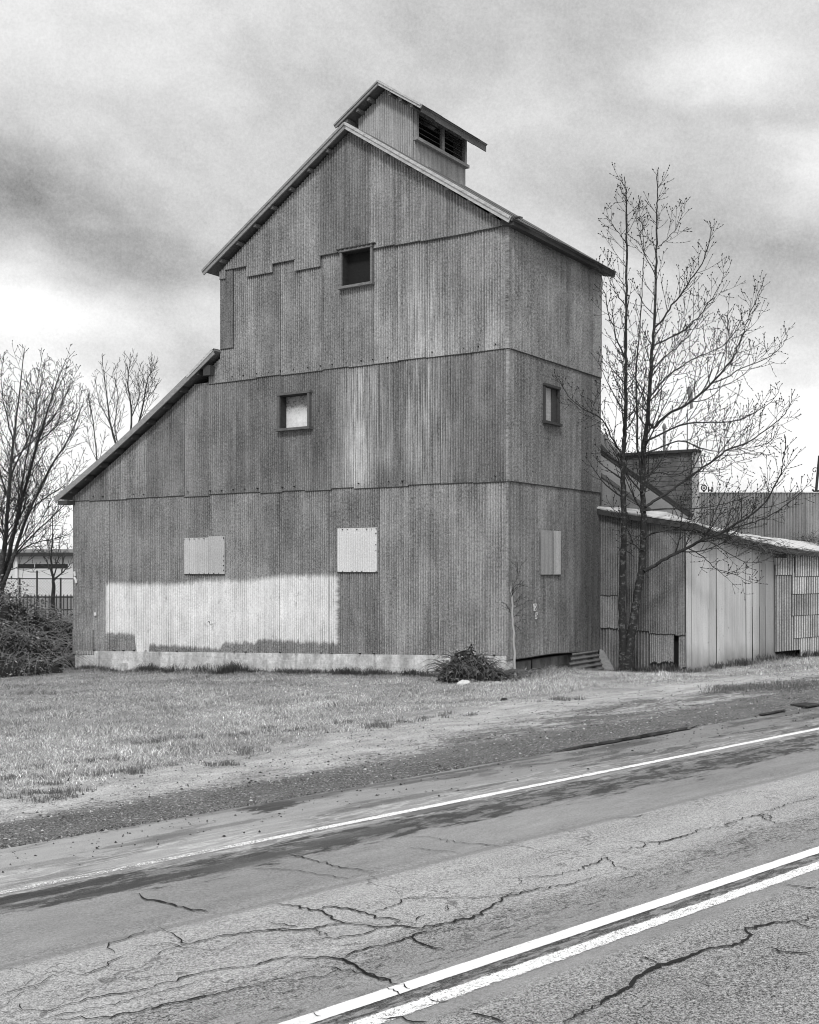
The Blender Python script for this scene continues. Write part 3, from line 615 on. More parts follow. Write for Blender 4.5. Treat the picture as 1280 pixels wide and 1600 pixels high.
# graffiti strokes on the side wall
M_tag = mat('white_spray', .7); mb = MB()
def stroke(mb, pts, r=.012):
    q = []
    for px, py in pts: t, h = SP(px, py); q.append((.035, t, h))
    mb.tube(q, r, 4)
g8 = lambda x, y: (770+x/8, 860+y/8)
for st in (((492,672),(528,672),(522,700),(495,700),(492,676)), ((500,680),(500,755)), ((522,705),(500,730),(524,752),(506,756)), ((510,690),(528,740)),
           ((520,782),(540,780),(544,800),(524,812),(540,836),(520,834),(518,806)), ((524,790),(520,800)), ((514,850),(528,856),(534,840))):
    stroke(mb, [g8(*p) for p in st])
mb.build('graffiti', M_tag, barn)
mb = MB(); 
for pts in (((119,893),(120,900)), ((119,902),(122,908)), ((121,905),(122,911)), ((151,957),(152,962))):
    q = [(FP(px, py)[0], -.06, FP(px, py)[1]) for px, py in pts]; mb.tube(q, .035, 5)
mb.build('paint_marks', M_tag, barn)['kind'] = 'stuff'
# nail heads and rusty bolts
mb = MB()
for z_ in (4.22, .30, 7.12):
    for i in range(34):
        u = -.3-i*.405+rs.uniform(-.05, .05)
        if u < SL+.2 or (z_ > 7 and u < SM+.2) or rs.random() < .5: continue
        zz = z_ if z_ > 1 else base_z(u)+.12; r_ = rs.uniform(.008, .014)
        mb.box((u-r_, -.085, zz-r_), (u+r_, -.02, zz+r_))
for (a_, b_, z0_, z1_) in (rect(290, 354, 840, 898, FP), rect(529, 592, 825, 895, FP)):
    for i in range(9):
        f = i/8; 
        for (u, h) in ((a_+.03+(b_-a_-.06)*f, z1_-.03), (a_+.03+(b_-a_-.06)*f, z0_+.04), (b_-.04, z0_+(z1_-z0_)*f)):
            if rs.random() < .55: r_ = rs.uniform(.006, .011); mb.box((u-r_, -.082, h-r_), (u+r_, -.05, h+r_))
mb.build('bolt_heads', mat('rusty_bolt', .03), barn)['kind'] = 'stuff'

# roofs: slabs, rafters under the overhang, rake boards
OV = .30
def slab(mb, p0, p1, y0, y1, th):      # p=(x,z) top line from ridge to eave
    n = Vector((-(p1[1]-p0[1]), (p1[0]-p0[0]))).normalized()
    if n.y < 0: n = -n
    q0 = (p0[0]-n.x*th, p0[1]-n.y*th); q1 = (p1[0]-n.x*th, p1[1]-n.y*th)
    mb.hexa([(q0[0], y0, q0[1]), (q1[0], y0, q1[1]), (q1[0], y1, q1[1]), (q0[0], y1, q0[1])], [(p0[0], y0, p0[1]), (p1[0], y0, p1[1]), (p1[0], y1, p1[1]), (p0[0], y1, p0[1])])
def on(p0, p1, f): return (p0[0]+(p1[0]-p0[0])*f, p0[1]+(p1[1]-p0[1])*f)
def roof_pair(ridge, el_, er, y0, y1, th=.07, fascia=.14, parent=None, mats=(M_boardd, M_board), nr=8, rend=.92, lookout=True):
    mb = MB(); slab(mb, ridge, el_, y0, y1, th); slab(mb, ridge, er, y0, y1, th-.002); r_ = mb.build('roof', M_under, parent)
    mb = MB()
    for e, s_ in ((el_, 1), (er, 2)):                      # metal skin in overlapping strips with a wavering edge
        nst = 7
        for i in range(nst):
            ya = y0-.02+(y1-y0+.04)*i/nst; yb = y0-.02+(y1-y0+.04)*(i+1)/nst+.02
            n = Vector((-(e[1]-ridge[1]), (e[0]-ridge[0]))).normalized(); n = n if n.y > 0 else -n
            o_ = .006+.006*(i % 2); r0 = (ridge[0]+n.x*o_, ridge[1]+n.y*o_); k_ = 1+rs.uniform(-.002, .018)
            e1 = (ridge[0]+(e[0]-ridge[0])*k_+n.x*o_, ridge[1]+(e[1]-ridge[1])*k_+n.y*o_-rs.uniform(0, .015))
            slab(mb, (r0[0]+n.x*.004, r0[1]+n.y*.004), (e1[0]+n.x*.004, e1[1]+n.y*.004), ya, yb, .004)
    mb.build('roof_sheeting', M_roof, r_)
    for e, m_, last in ((el_, mats[0], 1.0), (er, mats[1], rend)):
        mb = MB(); a = Vector((ridge[0], y0-.02, ridge[1]-fascia*.55)); b0 = on(ridge, e, last); b = Vector((b0[0], y0-.02, b0[1]-fascia*.55))
        mb.bar(a, b, .035, fascia, side=(0, 1, 0)); 
        mb.bar(a+Vector((0, -.03, fascia*.33)), b+Vector((0, -.03, fascia*.33)), .03, fascia*.4, side=(0, 1, 0)); mb.build('rake_board', m_, r_)
    mb = MB()                                              # purlin ends under the overhang
    for e in (el_, er):
        for i in range(1, nr):
            q = on(ridge, e, i/nr); mb = MB(); mb.box((q[0]-.04, y0+.02, q[1]-th-.15), (q[0]+.04, 0.0 if parent is barn and y0 < 0 else y0+.45, q[1]-th-.07)); mb.build('purlin', M_under, r_)
    return r_
ridge = (RX, RZ+.14); el_ = (-8.80, 9.92-.0); er = (.31, 9.74)
r_ = roof_pair(ridge, el_, er, -OV, 5.14, parent=barn, rend=.985)
mb = MB()                                                  # closed soffit under the right eave
mb.hexa([(-.02, -.25, 9.66), (.29, -.25, 9.60), (.29, 5.1, 9.60), (-.02, 5.1, 9.66)], [(-.02, -.25, 9.90), (.29, -.25, 9.69), (.29, 5.1, 9.69), (-.02, 5.1, 9.90)])
mb.build('soffit', M_dark, r_)
mb = MB(); mb.bar((er[0]-.01, -.2, er[1]+.05), (er[0]-.18, .3, er[1]+.18), .16, .03); mb.build('loose_flashing', M_roof, r_)
# lean-to roof
mb = MB(); lp0 = (SM-.02, 7.84); lp1 = (-14.60, 4.15+.08); seg = 10; prev = None; pts = []
for i in range(seg+1):
    f = i/seg; q = on(lp0, lp1, f); pts.append((q[0], q[1]-.10*math.sin(math.pi*f)))
for i in range(seg): slab(mb, pts[i], pts[i+1], -OV, 5.0, .06)
lr = mb.build('lean_to_roof', M_under, barn)
mb = MB(); 
for i in range(seg):
    slab(mb, (pts[i][0], pts[i][1]+.015), (pts[i+1][0], pts[i+1][1]+.015), -OV-.02, 5.02, .008)
mb.build('roof_sheeting', M_roof, lr)
mb = MB()
for i in range(seg): mb.bar((pts[i][0]+.0, -OV-.02, pts[i][1]-.08), (pts[i+1][0], -OV-.02, pts[i+1][1]-.08), .035, .15, side=(0, 1, 0))
mb.build('rake_board', M_boardd, lr)
mb = MB()
for i in range(1, seg):
    mb = MB(); mb.box((pts[i][0]-.05, -OV+.02, pts[i][1]-.22), (pts[i][0]+.05, 0, pts[i][1]-.08)); mb.build('purlin', M_dark, lr)
mb = MB(); mb.box((-14.5, -OV, 4.02), (-14.1, 0, 4.14)); mb.build('purlin', M_dark, lr)
mb = MB(); mb.box((-8.85, -.26, 7.2), (-8.60, -.12, 7.45)); mb.build('eave_block', M_dark, lr)
mb = MB(); mb.bar((pts[0][0]-.02, -OV-.045, pts[0][1]-.03), (pts[2][0]+.3, -OV-.045, pts[2][1]+.14), .02, .07, side=(0, 1, 0)); mb.build('white_trim', M_board, lr)
# cupola
CX0, CX1, CY0, CY1 = -5.02, -3.374, 1.36, 3.82; CR = (RX, 14.22); cel = (-5.55, 13.42); cer = (-2.93, 13.36)
def crk(u): return 14.10-abs(u-RX)*.66
sh = []
for i in range(3):
    a = CX0+(CX1-CX0)*i/3; b = CX0+(CX1-CX0)*(i+1)/3
    sh.append(dict(u0=a, u1=b, zb=11.5, zt=lambda u: crk(u), off=.01+.004*(i % 2), tone=(1.0, 1.06, .98)[i], pitch=.068, lap=.15))
corr('cupola_front_wall', M_cup, sh, (0, CY0, 0), (1, 0, 0), (0, -1, 0), (), barn)
sh = [dict(u0=CY0, u1=CY1, zb=11.3, zt=13.60, off=.01, tone=.95, pitch=.06)]
lv = (CY0+.08, CY1-.08, 12.78, 13.38)
corr('cupola_side_wall', M_cup, sh, (CX1, 0, 0), (0, 1, 0), (1, 0, 0), (lv,), barn)
mb = MB(); mb.quad((CX0, CY0, 11.5), (CX0, CY1, 11.5), (CX0, CY1, 13.5), (CX0, CY0, 13.5)); mb.quad((CX0, CY1, 11.5), (CX1, CY1, 11.5), (CX1, CY1, 13.5), (RX, CY1, 14.0), (CX0, CY1, 13.5))
mb.uv = [(v[0]+v[1], v[2]) for v in mb.v]; mb.fa = dict(tone=[.9]*2, rust_shade=[0]*2); mb.build('cupola_rear_wall', M_cup, barn)
mb = MB(); x0 = CX1-.02
mb.box((x0, lv[0]-.04, lv[2]-.02), (x0+.09, lv[0]+.06, lv[3]+.05)); mb.box((x0, lv[1]-.05, lv[2]-.02), (x0+.09, lv[1]+.05, lv[3]+.05))
mb.box((x0, 2.60, lv[2]), (x0+.08, 2.71, lv[3]+.05)); mb.box((x0-.01, lv[0]-.08, lv[2]-.10), (x0+.14, lv[1]+.10, lv[2]-.02))
lf = mb.build('louvre_window', mat('louvre_frame', wood_fn(.32, .6)), barn)
mb = MB()
for i in range(5):
    z_ = lv[2]+.02+i*.13; mb.hexa([(x0-.12, lv[0]+.06, z_+.075), (x0-.12, lv[1]-.05, z_+.075), (x0-.12, lv[1]-.05, z_+.09), (x0-.12, lv[0]+.06, z_+.09)],
                                 [(x0+.03, lv[0]+.06, z_), (x0+.03, lv[1]-.05, z_), (x0+.03, lv[1]-.05, z_+.015), (x0+.03, lv[0]+.06, z_+.015)])
mb.build('slats', mat('louvre_slat', wood_fn(.11, .5)), lf)
mb = MB(); mb.box((x0-.35, lv[0], lv[2]), (x0-.30, lv[1], lv[3]+.05)); mb.build('dark_backing', M_black, lf)
cr_ = roof_pair(CR, cel, cer, 1.06, 4.22, th=.05, fascia=.10, parent=barn, nr=4, rend=1.0, lookout=True)

for i in range(5):
    ya, yb = 1.10+i*.62, 1.10+(i+1)*.62+.01; dz_ = rs.uniform(-.03, .02)
    mb = MB(); mb.box((cer[0]-.06, ya, cer[1]-.17+dz_), (cer[0]-.035, yb, cer[1]+.02)); mb.build('eave_board', M_roof, cr_)
mb = MB(); mb.hexa([(CX1, 1.1, 13.50), (cer[0]-.07, 1.1, 13.30), (cer[0]-.07, 4.15, 13.30), (CX1, 4.15, 13.50)], [(CX1, 1.1, 13.56), (cer[0]-.07, 1.1, 13.34), (cer[0]-.07, 4.15, 13.34), (CX1, 4.15, 13.56)]); mb.build('soffit', M_dark, cr_)
# ------------------------------------------------------------------ shed to the right of the barn
SH = random.Random(21)
shed = empty('shed', (BX, BY, 0), BR)
tag(shed, 'low shed right of the barn with dark ribbed wall, pale board wall and bright roof', 'shed')
def gl(x, y):
    p = Vector((BX, BY))+UX*x+VX*y; return GZ(p.x, p.y)
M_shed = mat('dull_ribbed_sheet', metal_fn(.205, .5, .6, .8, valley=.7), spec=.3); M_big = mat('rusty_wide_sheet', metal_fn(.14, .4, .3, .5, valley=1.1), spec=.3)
YS = 4.83
def topz(u): return 3.62-.50*u/2.27*.55
def torn(seed, z, amp):
    return lambda u: z+amp*(mnoise.noise(Vector((u*6, seed, 0)))+.4*mnoise.noise(Vector((u*23, seed, 3))))
def sx(px, py=950): return FP(px, py, YS)[0]
def sz(px, py): return FP(px, py, YS)[1]
s1 = [dict(u0=0.02, u1=sx(967), zb=torn(1, sz(950, 931), .02), zt=topz, off=.05, tone=.9, pitch=.046, amp=.006),
      dict(u0=0.02, u1=sx(967), zb=torn(2, sz(950, 982), .03), zt=sz(950, 925), off=.035, tone=1.15, pitch=.046, amp=.006),
      dict(u0=sx(967), u1=sx(1016), zb=torn(3, sz(990, 986), .02), zt=topz, off=.035, tone=.86, pitch=.046, amp=.006),
      dict(u0=sx(1016), u1=sx(1056), zb=torn(4, sz(1036, 991), .03), zt=topz, off=.05, tone=.98, pitch=.046, amp=.006),
      dict(u0=sx(1056), u1=2.27, zb=torn(5, sz(1064, 993), .04), zt=topz, off=.056, tone=1.02, pitch=.046, amp=.006),
      dict(u0=sx(1016), u1=sx(1054), zb=torn(6, sz(1036, 1036), .13), zt=sz(1036, 988), off=.03, tone=1.25, pitch=.05, amp=.006, rim=.03),
      dict(u0=sx(1061), u1=2.27, zb=torn(7, sz(1066, 1046), .10), zt=sz(1066, 988), off=.03, tone=1.3, pitch=.05, amp=.006, rim=.03),
      dict(u0=0.02, u1=sx(1016), zb=-.9, zt=sz(970, 975), off=.0, tone=.9, pitch=.078, amp=.016),
      dict(u0=sx(1016), u1=sx(1053), zb=-.9, zt=sz(1036, 1020), off=-.01, tone=.6, pitch=.078, amp=.016)]
corr('ribbed_wall', M_shed, s1, (0, YS, 0), (1, 0, 0), (0, -1, 0), (), shed)
mb = MB(); mb.box((.03, YS+.10, -.9), (2.2, YS+.14, 3.0)); mb.build('dark_backing', M_black, shed)
# pale board wall, running off parallel with the road
P1 = Vector((BX, BY))+UX*2.27+VX*YS; KD = Vector((.738, .674)); KN = Vector((.674, -.738))    # outward
def loc(p, z):                     # world point -> shed local
    q = Vector((p.x-BX, p.y-BY)); return (q.dot(UX), q.dot(VX), z)
def KP(k_, o_, z): p = P1+KD*k_+KN*o_; return loc(p, z)
def kz(k_): return 3.12-.46*k_/4.0 if k_ < 4 else 2.66-.12*(k_-4)/2.5
def kx(px):
    cx = (px-640)/F; return (cx*P1.y-P1.x)/(KD.x-cx*KD.y)
def pale_fn(k):
    uv = k.uv(); u_, h_, _ = k.sep(uv)[0:3]; t = k.attr('tone')
    n = k.add(k.mul(.5, k.noise(k.vec(k.mul(u_, 3), k.mul(h_, .6)), 1.5, 5, .6)), k.mul(.5, k.noise(k.vec(k.mul(u_, 22), k.mul(h_, .5)), 1.0, 4, .65))); f_ = k.noise(uv, 40, 3, .75); lo = k.ss(.35, -.3, k.add(h_, k.mul(1.1, k.sub(k.noise(k.vec(u_, k.mul(h_, .5)), 1.3, 4, .6), .5))))
    v = k.add(k.mul(.68, t), k.mul(.75, k.sub(n, .5)), k.mul(.55, k.sub(f_, .5)), k.mul(-.16, k.ss(2.2, 4.2, u_)))
    dots = k.ss(.70, .74, k.noise(uv, 9, 2, .5)); v = k.lerp(k.mul(.6, lo), v, .14); v = k.lerp(k.mul(.5, dots), v, .15)
    v = k.lerp(k.mul(k.band(3.2, 5, .3, u_), .45), v, .2)
    return dict(v=v, rough=.75, normal=k.bump(k.noise(k.vec(k.mul(u_, 4), h_), 1.0, 3, .5), .4, .05))
M_pale = mat('pale_flat_sheet', pale_fn, spec=.35)
mb = MB(); mb.uv = []; tone = []
ks = [kx(p) for p in (1071.5, 1080, 1094, 1107, 1119, 1131, 1142, 1154, 1165, 1175, 1186, 1196, 1210)]
for i in range(len(ks)-1):
    a, b = ks[i], ks[i+1]; g_ = .008 if i in (3, 8, 9, 10) else .002; t_ = SH.uniform(.86, 1.08)*(1.08 if i < 3 else 1.0); lean_ = SH.uniform(-.01, .01)
    o1, o2 = SH.uniform(.0, .02), SH.uniform(.0, .02); zb_ = -.50 if i < 2 else -.36+SH.uniform(-.06, .06)
    for (ua, ub, z0, z1) in ((a+g_*.2, b-g_*.2, 1.2, kz(a)+.1), (a+g_, b-g_, zb_, 1.2)):
        base = len(mb.v)
        for (uu, oo, zz) in ((ua, o1, z0), (ub, o2, z0), (ub, o2, z1), (ua, o1, z1)):
            mb.v.append(KP(uu, oo+(.02+lean_)*(1.2-zz)*.3 if zz < 1.2 else oo, zz)); mb.uv.append((uu, zz))
        mb.f.append((base, base+1, base+2, base+3)); tone.append(t_)
mb.fa = dict(tone=tone); mb.build('board_wall', M_pale, shed)
mb = MB(); mb.hexa([KP(.0, -.20, -.9), KP(8.5, -.20, -.9), KP(8.5, -.12, -.9), KP(.05, -.12, -.9)], [KP(.05, -.20, 2.4), KP(8.5, -.20, 2.2), KP(8.5, -.12, 2.2), KP(.05, -.12, 2.4)]); mb.build('dark_backing', M_black, shed)
# coarse ribbed section at the far right
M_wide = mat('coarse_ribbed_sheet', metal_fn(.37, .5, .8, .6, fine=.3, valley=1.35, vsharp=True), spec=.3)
O_ = Vector(KP(0, 0, 0)); ud = Vector(KP(1, 0, 0))-O_; od = Vector(KP(0, 1, 0))-O_; k0 = kx(1208.5); km = kx(1248); k1 = kx(1290)
zK = lambda px, py: CAMH+(888-py)*(P1.y+KD.y*kx(px))/F
s2 = [dict(u0=k0, u1=km, zb=zK(1230, 1017), zt=2.62, off=.05, tone=.85, pitch=.125, amp=.022, rim=.012, lap=.0),
      dict(u0=k0, u1=km, zb=zK(1230, 899), zt=2.62, off=.075, tone=1.1, pitch=.125, amp=.022, rim=.012, lap=.0),
      dict(u0=km-.05, u1=8.5, zb=zK(1262, 1025), zt=zK(1262, 990), off=.045, tone=1.1, pitch=.125, amp=.022, rim=.012, lap=.0),
      dict(u0=km-.4, u1=8.5, zb=zK(1262, 996), zt=zK(1262, 955), off=.060, tone=1.0, pitch=.125, amp=.022, rim=.012, lap=.0),
      dict(u0=km-.5, u1=8.5, zb=zK(1262, 961), zt=zK(1262, 925), off=.072, tone=.78, pitch=.125, amp=.022, rim=.012, lap=.0),
      dict(u0=km-.5, u1=8.5, zb=zK(1262, 928), zt=zK(1262, 895), off=.084, tone=1.1, pitch=.125, amp=.022, rim=.012, lap=.0),
      dict(u0=km-.4, u1=8.5, zb=zK(1262, 901), zt=2.6, off=.100, tone=1.15, pitch=.125, amp=.022, rim=.012, lap=.0)]
corr('coarse_ribbed_wall', M_wide, s2, O_, ud, od, (), shed, seg=8)
# roof: first run over the ribbed wall, then along the board wall
M_sroof = mat('bright_roof_sheet', lambda k: dict(v=k.add(.62, k.mul(.7, k.sub(k.noise(k.scale(k.obj(), (1, 3, 1)), 3, 5, .7), .5)), k.mul(-.35, k.ss(.60, .66, k.noise(k.obj(), 5, 4, .65)))), rough=.6), spec=.4)
def rz(k_): return kz(k_)+.12
mb = MB(); front = [(loc(Vector((BX, BY))+UX*(-.06)+VX*(YS-.22), 0), 3.74), (loc(Vector((BX, BY))+UX*.7+VX*(YS-.25), 0), 3.60), (loc(Vector((BX, BY))+UX*1.5+VX*(YS-.25), 0), 3.46), (KP(-.15, .30, 0), 3.30)]
kk = [-.15+i*(8.6/12) for i in range(13)]
for k_ in kk[1:]: front.append((KP(k_, .30+SH.uniform(-.05, .05), 0), rz(k_)-.02))
for i in range(len(front)-1):
    (p, z0), (q, z1) = front[i], front[i+1]
    f0 = min(1, i/4); f1 = min(1, (i+1)/4); d0 = .10+1.1*f0; d1 = .10+1.1*f1; bd = Vector(KP(0, -1, 0))-Vector(KP(0, 0, 0)); bv = Vector((0, 1, 0))
    def back(pt, f, d): v = bd.lerp(bv, .4*(1-f)); v = v*d; return (pt[0]+v.x, pt[1]+v.y)
    b0 = back(p, f0, d0); b1 = back(q, f1, d1); r0, r1 = .30*d0, .30*d1; lift = .012*(i % 2)
    mb.hexa([(p[0], p[1], z0-.02+lift), (q[0], q[1], z1-.02+lift), (b1[0], b1[1], z1+r1-.02+lift), (b0[0], b0[1], z0+r0-.02+lift)],
            [(p[0], p[1], z0+.01+lift), (q[0], q[1], z1+.01+lift), (b1[0], b1[1], z1+r1+.01+lift), (b0[0], b0[1], z0+r0+.01+lift)])
shr = mb.build('roof', M_sroof, shed)
mb = MB()
for i in range(len(front)-1):
    (p, z0), (q, z1) = front[i], front[i+1]
    mb.bar((p[0], p[1]+.03, z0-.10), (q[0], q[1]+.03, z1-.10), .05, .12)
mb.build('eave_timber', M_dark, shr)
for i in range(22):
    k_ = -.05+i*.38; mb = MB(); mb.bar(KP(k_, .30, rz(k_)-.12), KP(k_, -.3, rz(k_)-.06), .05, .09); mb.build('rafter', M_dark, shr)
mb = MB(); pl_ = mb.box(*[(0, 0, 0), (0, 0, 0)]) if False else None
mb.hexa([KP(4.0, .02, 2.48), KP(4.5, .02, 2.48), KP(4.5, .12, 2.48), KP(4.0, .12, 2.48)], [KP(4.0, .02, 2.72), KP(4.4, .02, 2.66), KP(4.4, .12, 2.66), KP(3.85, .12, 2.72)])
mb.build('eave_block', M_dark, shr)
# twigs and litter caught on the eave
mb = MB()
for i in range(320):
    k_ = SH.triangular(-.3, 6.5, 2.4); a = Vector(KP(k_, SH.uniform(.1, .42), rz(k_)+SH.uniform(-.22, .05)))
    d = Vector(KP(SH.gauss(0, .4), SH.gauss(0, .2), 0))-Vector(KP(0, 0, 0)); L_ = SH.uniform(.2, .8)
    b = a+d.normalized()*L_+Vector((0, 0, SH.gauss(-.08, .12))); c = a.lerp(b, .5)+Vector((0, 0, SH.gauss(.0, .05))); mb.tube([a, c, b], [.008, .006, .003], 3)
lt = mb.build('fallen_twigs', mat('grey_twig', .12), None); lt.location = (BX, BY, 0); lt.rotation_euler = (0, 0, BR)
tag(lt, 'tangle of fallen dry twigs hanging along the shed eave', 'twigs', kind='stuff')
# leaning scrap
sc1 = corr('metal_sheet', M_big, [dict(u0=0, u1=.62, zb=0, zt=lambda u: 1.42-.1*u, tone=1.1, pitch=.11, amp=.022)], (0, 0, 0), (0, 0, 1), (0, -1, 0))
# turned on its side: build directly instead
bpy.data.objects.remove(sc1, do_unlink=True)
mb = MB(); mb.uv = []; NN = 48; tone = []
for i in range(NN+1):
    f = i/NN; h = -.02+.58*f; o_ = .022*math.sin(2*math.pi*f*5.5); xl = -1.42+.80*f**1.1 if False else 0
    y0 = 2.15+.80*f; mb.v += [(.34-.22*f+o_, y0, h-.52), (.34-.22*f+o_, 4.40, h-.52)]; mb.uv += [(y0, h), (4.72, h)]
for i in range(NN): mb.f.append((2*i, 2*i+1, 2*i+3, 2*i+2)); tone.append(1.0)
mb.fa = dict(tone=tone, rust_shade=[0]*NN, valley=[.5-.5*math.sin(2*math.pi*(i+.5)/NN*5.5) for i in range(NN)]); o = mb.build('metal_sheet', M_big, smooth=True); o.location = (BX, BY, 0.12); o.rotation_euler = (0, 0, BR)
tag(o, 'rusty ribbed metal sheet lying sideways against the foot of the barn side wall', 'metal sheet')
mb = MB(); mb.hexa([(.10, YS-.35, -.7), (.75, YS-.30, -.7), (.75, YS-.27, -.7), (.10, YS-.32, -.7)], [(.02, YS-.06, .16), (.12, YS-.06, .12), (.12, YS-.03, .12), (.02, YS-.03, .16)])
o = mb.build('scrap_board', M_boardd); o.location = (BX, BY, 0); o.rotation_euler = (0, 0, BR); tag(o, 'torn grey triangular board leaning at the left foot of the shed', 'board')

# ------------------------------------------------------------------ buildings behind
def siding_fn(k):
    o = k.obj(); x, y, z = k.sep(o)[0:3]; row = k.m('FRACT', k.mul(z, 7.5)); rid = k.m('FLOOR', k.mul(z, 7.5))
    n = k.noise(k.vec(k.mul(x, 1.5), rid, 0.0), 1.7, 3, .6); f_ = k.noise(k.scale(o, (2, 2, 12)), 4, 4, .7)
    v = k.add(.18, k.mul(.34, k.sub(n, .5)), k.mul(.4, k.sub(f_, .5))); return dict(v=k.lerp(k.ss(.86, .97, row), v, .02), rough=.9)
M_sid = mat('rough_siding', siding_fn)
bin_ = empty('wooden_bin_house', (BX, BY, 0), BR)
tag(bin_, 'small flat topped wooden bin house with dark horizontal boards behind the shed roof', 'outbuilding')
mb = MB(); mb.box((-1.28, 9.0, -.9), (.955, 9.3, 5.44)); mb.build('wall', M_sid, bin_)
mb = MB(); mb.box((.955, 8.98, 3.0), (.985, 9.32, 5.45)); mb.box((.955, 8.98, 3.0), (.90, 8.995, 5.45)); mb.build('corner_trim', M_board, bin_)
mb = MB(); mb.box((-1.36, 8.9, 5.44), (1.03, 9.36, 5.52)); mb.build('roof_edge', M_dark, bin_)
ann = empty('rear_annex', (BX, BY, 0), BR)
tag(ann, 'annex with smooth grey roof slope, between barn wall and wooden bin house', 'outbuilding')
mb = MB(); zr = lambda x: 5.28-(x+.92)*.709
mb.quad((-3.0, 5.05, -.9), (1.34, 5.05, -.9), (1.34, 5.05, zr(1.34)-.1), (-2.5, 5.05, zr(-2.5)-.1), (-3.0, 5.05, zr(-2.5)-.1))
mb.quad((1.34, 5.1, -.9), (1.34, 7, -.9), (1.34, 7, zr(1.34)-.1), (1.34, 5.1, zr(1.34)-.1))
mb.uv = [(v[0]+v[1], v[2]) for v in mb.v]; mb.fa = dict(tone=[1.0]*2, rust_shade=[0]*2); mb.build('wall', mat('grey_annex_sheet', metal_fn(.30, .15, .2, .3), spec=.3), ann)
mb = MB(); slab(mb, (-2.5, zr(-2.5)-.02), (1.55, zr(1.55)-.02), 5.0, 7.2, .08); mb.build('roof', mat('annex_roof', wood_fn(.20, .3)), ann)
mb = MB(); mb.bar((-2.5, 7.23, zr(-2.5)+.03), (1.55, 7.23, zr(1.55)+.03), .06, .14, side=(0, 1, 0)); mb.bar((-2.5, 7.05, zr(-2.5)+.01), (1.55, 7.05, zr(1.55)+.01), .03, .05, side=(0, 1, 0)); mb.build('rake_board', M_dark, ann)
upb = empty('rear_tower', (BX, BY, 0), BR)
tag(upb, 'steep grey roofed tower end peeping out just behind the barn side wall', 'outbuilding')
mb = MB(); zq = lambda x: 6.2-(x+2.32)*1.04
pts_ = [(-5, 9.62, -.9), (-1.35, 9.62, -.9), (-1.35, 9.62, zq(-1.35)), (-2.6, 9.62, zq(-2.6)), (-5, 9.62, zq(-2.6))]
mb.quad(*pts_); mb.uv = [(v[0], v[2]) for v in mb.v]; mb.fa = dict(tone=[1.0], rust_shade=[0]); mb.build('wall', M_shed, upb)
mb = MB(); slab(mb, (-2.8, zq(-2.8)+.0), (-1.2, zq(-1.2)+.0), 9.35, 10.2, .09); mb.build('roof', M_roof, upb)
mb = MB(); mb.bar((-2.8, 10.25, zq(-2.8)+.03), (-1.2, 10.25, zq(-1.2)+.03), .06, .09, side=(0, 1, 0)); mb.build('rake_board', M_board, upb)
# long corrugated store at right
wh = empty('corrugated_store', (14.0, 34.5, 0)); tag(wh, 'flat topped pale corrugated building behind the shed at the right edge', 'building')
sh = []; x = 440/F*34.5-14.0; first = x; i = 0
while x < 14:
    w_ = 1.22 if i else 2.2; ztp = CAMH+(888-770.5)*34.5/F
    sh.append(dict(u0=x, u1=x+w_, zb=-.9, zt=ztp, off=.01+.01*(i % 2), tone=(.86, .80, 1.0, 1.06, .98)[i % 5], pitch=.085, amp=.012, lap=.5)); x += w_; i += 1
corr('front_wall', mat('pale_store_sheet', metal_fn(.30, .25, .2, .4, valley=.5), spec=.3), sh, (0, 0, 0), (1, 0, 0), (0, -1, 0), (), wh)
mb = MB(); mb.box((first, .03, 0), (14, 9, ztp-.02)); mb.build('body', M_roof, wh)
mb = MB(); mb.box((first-.04, -.04, ztp), (14, .10, ztp+.035)); mb.build('top_edge', M_board, wh)
mb = MB(); mb.box((first-.03, -.05, -.9), (first+.22, -.02+.035, ztp-.0)); mb.build('corner_trim', mat('pale_trim', .42), wh)
# roof fittings
def pole_thing(name, label, cat, loc_): o = empty(name, loc_); tag(o, label, cat); return o
Mg = mat('grey_pipe', .22, rough=.6); Mdk = mat('dark_iron', .04, rough=.6)
p = pole_thing('roof_vent', 'little round vent beside an H-shaped fitting on the corrugated store roof', 'vent', W(1100, 771, 35.0))
mb = MB(); mb.tube([(0, 0, 0), (0, 0, .10)], .03, 6); mb.build('stem', Mdk, p)
mb = MB(); mb.tube([(math.cos(t)*.08, 0, .17+math.sin(t)*.08) for t in np.linspace(0, 6.28, 14)], .02, 5); mb.tube([(math.cos(t)*.03, 0, .17+math.sin(t)*.03) for t in np.linspace(0, 6.28, 8)], .015, 4); mb.build('ring', Mdk, p)
p = pole_thing('roof_bracket', 'tiny H-shaped iron bracket on the corrugated store roof', 'bracket', W(1110, 771, 35.0))
mb = MB(); mb.box((-.07, -.02, 0), (-.035, .02, .2)); mb.box((.035, -.02, 0), (.07, .02, .2)); mb.box((-.035, -.015, .08), (.035, .015, .12)); o = mb.build('frame', Mdk, p)
p = pole_thing('antenna_mast', 'thin mast topped by a thick grey can, rising behind the wooden bin house', 'mast', W(1074, 712, 34.2))
t_ = W(1074, 640, 34.2)-W(1074, 712, 34.2)
mb = MB(); mb.tube([(0, 0, -2), (0, 0, t_.z)], .014, 5); mb.build('rod', Mdk, p)
mb = MB(); a = W(1077, 604, 34.2)-W(1074, 712, 34.2); b = W(1081, 638, 34.2)-W(1074, 712, 34.2); mb.tube([b, b.lerp(a, .3), b.lerp(a, .35), a.lerp(b, .1), a], [.05, .05, .07, .07, .05], 8); mb.tube([(0, 0, t_.z-.03), b], .014, 5); mb.build('can', Mg, p)
p = pole_thing('vent_pipe', 'pale vent pipe standing behind the left part of the wooden bin house', 'pipe', W(1038, 712, 36))
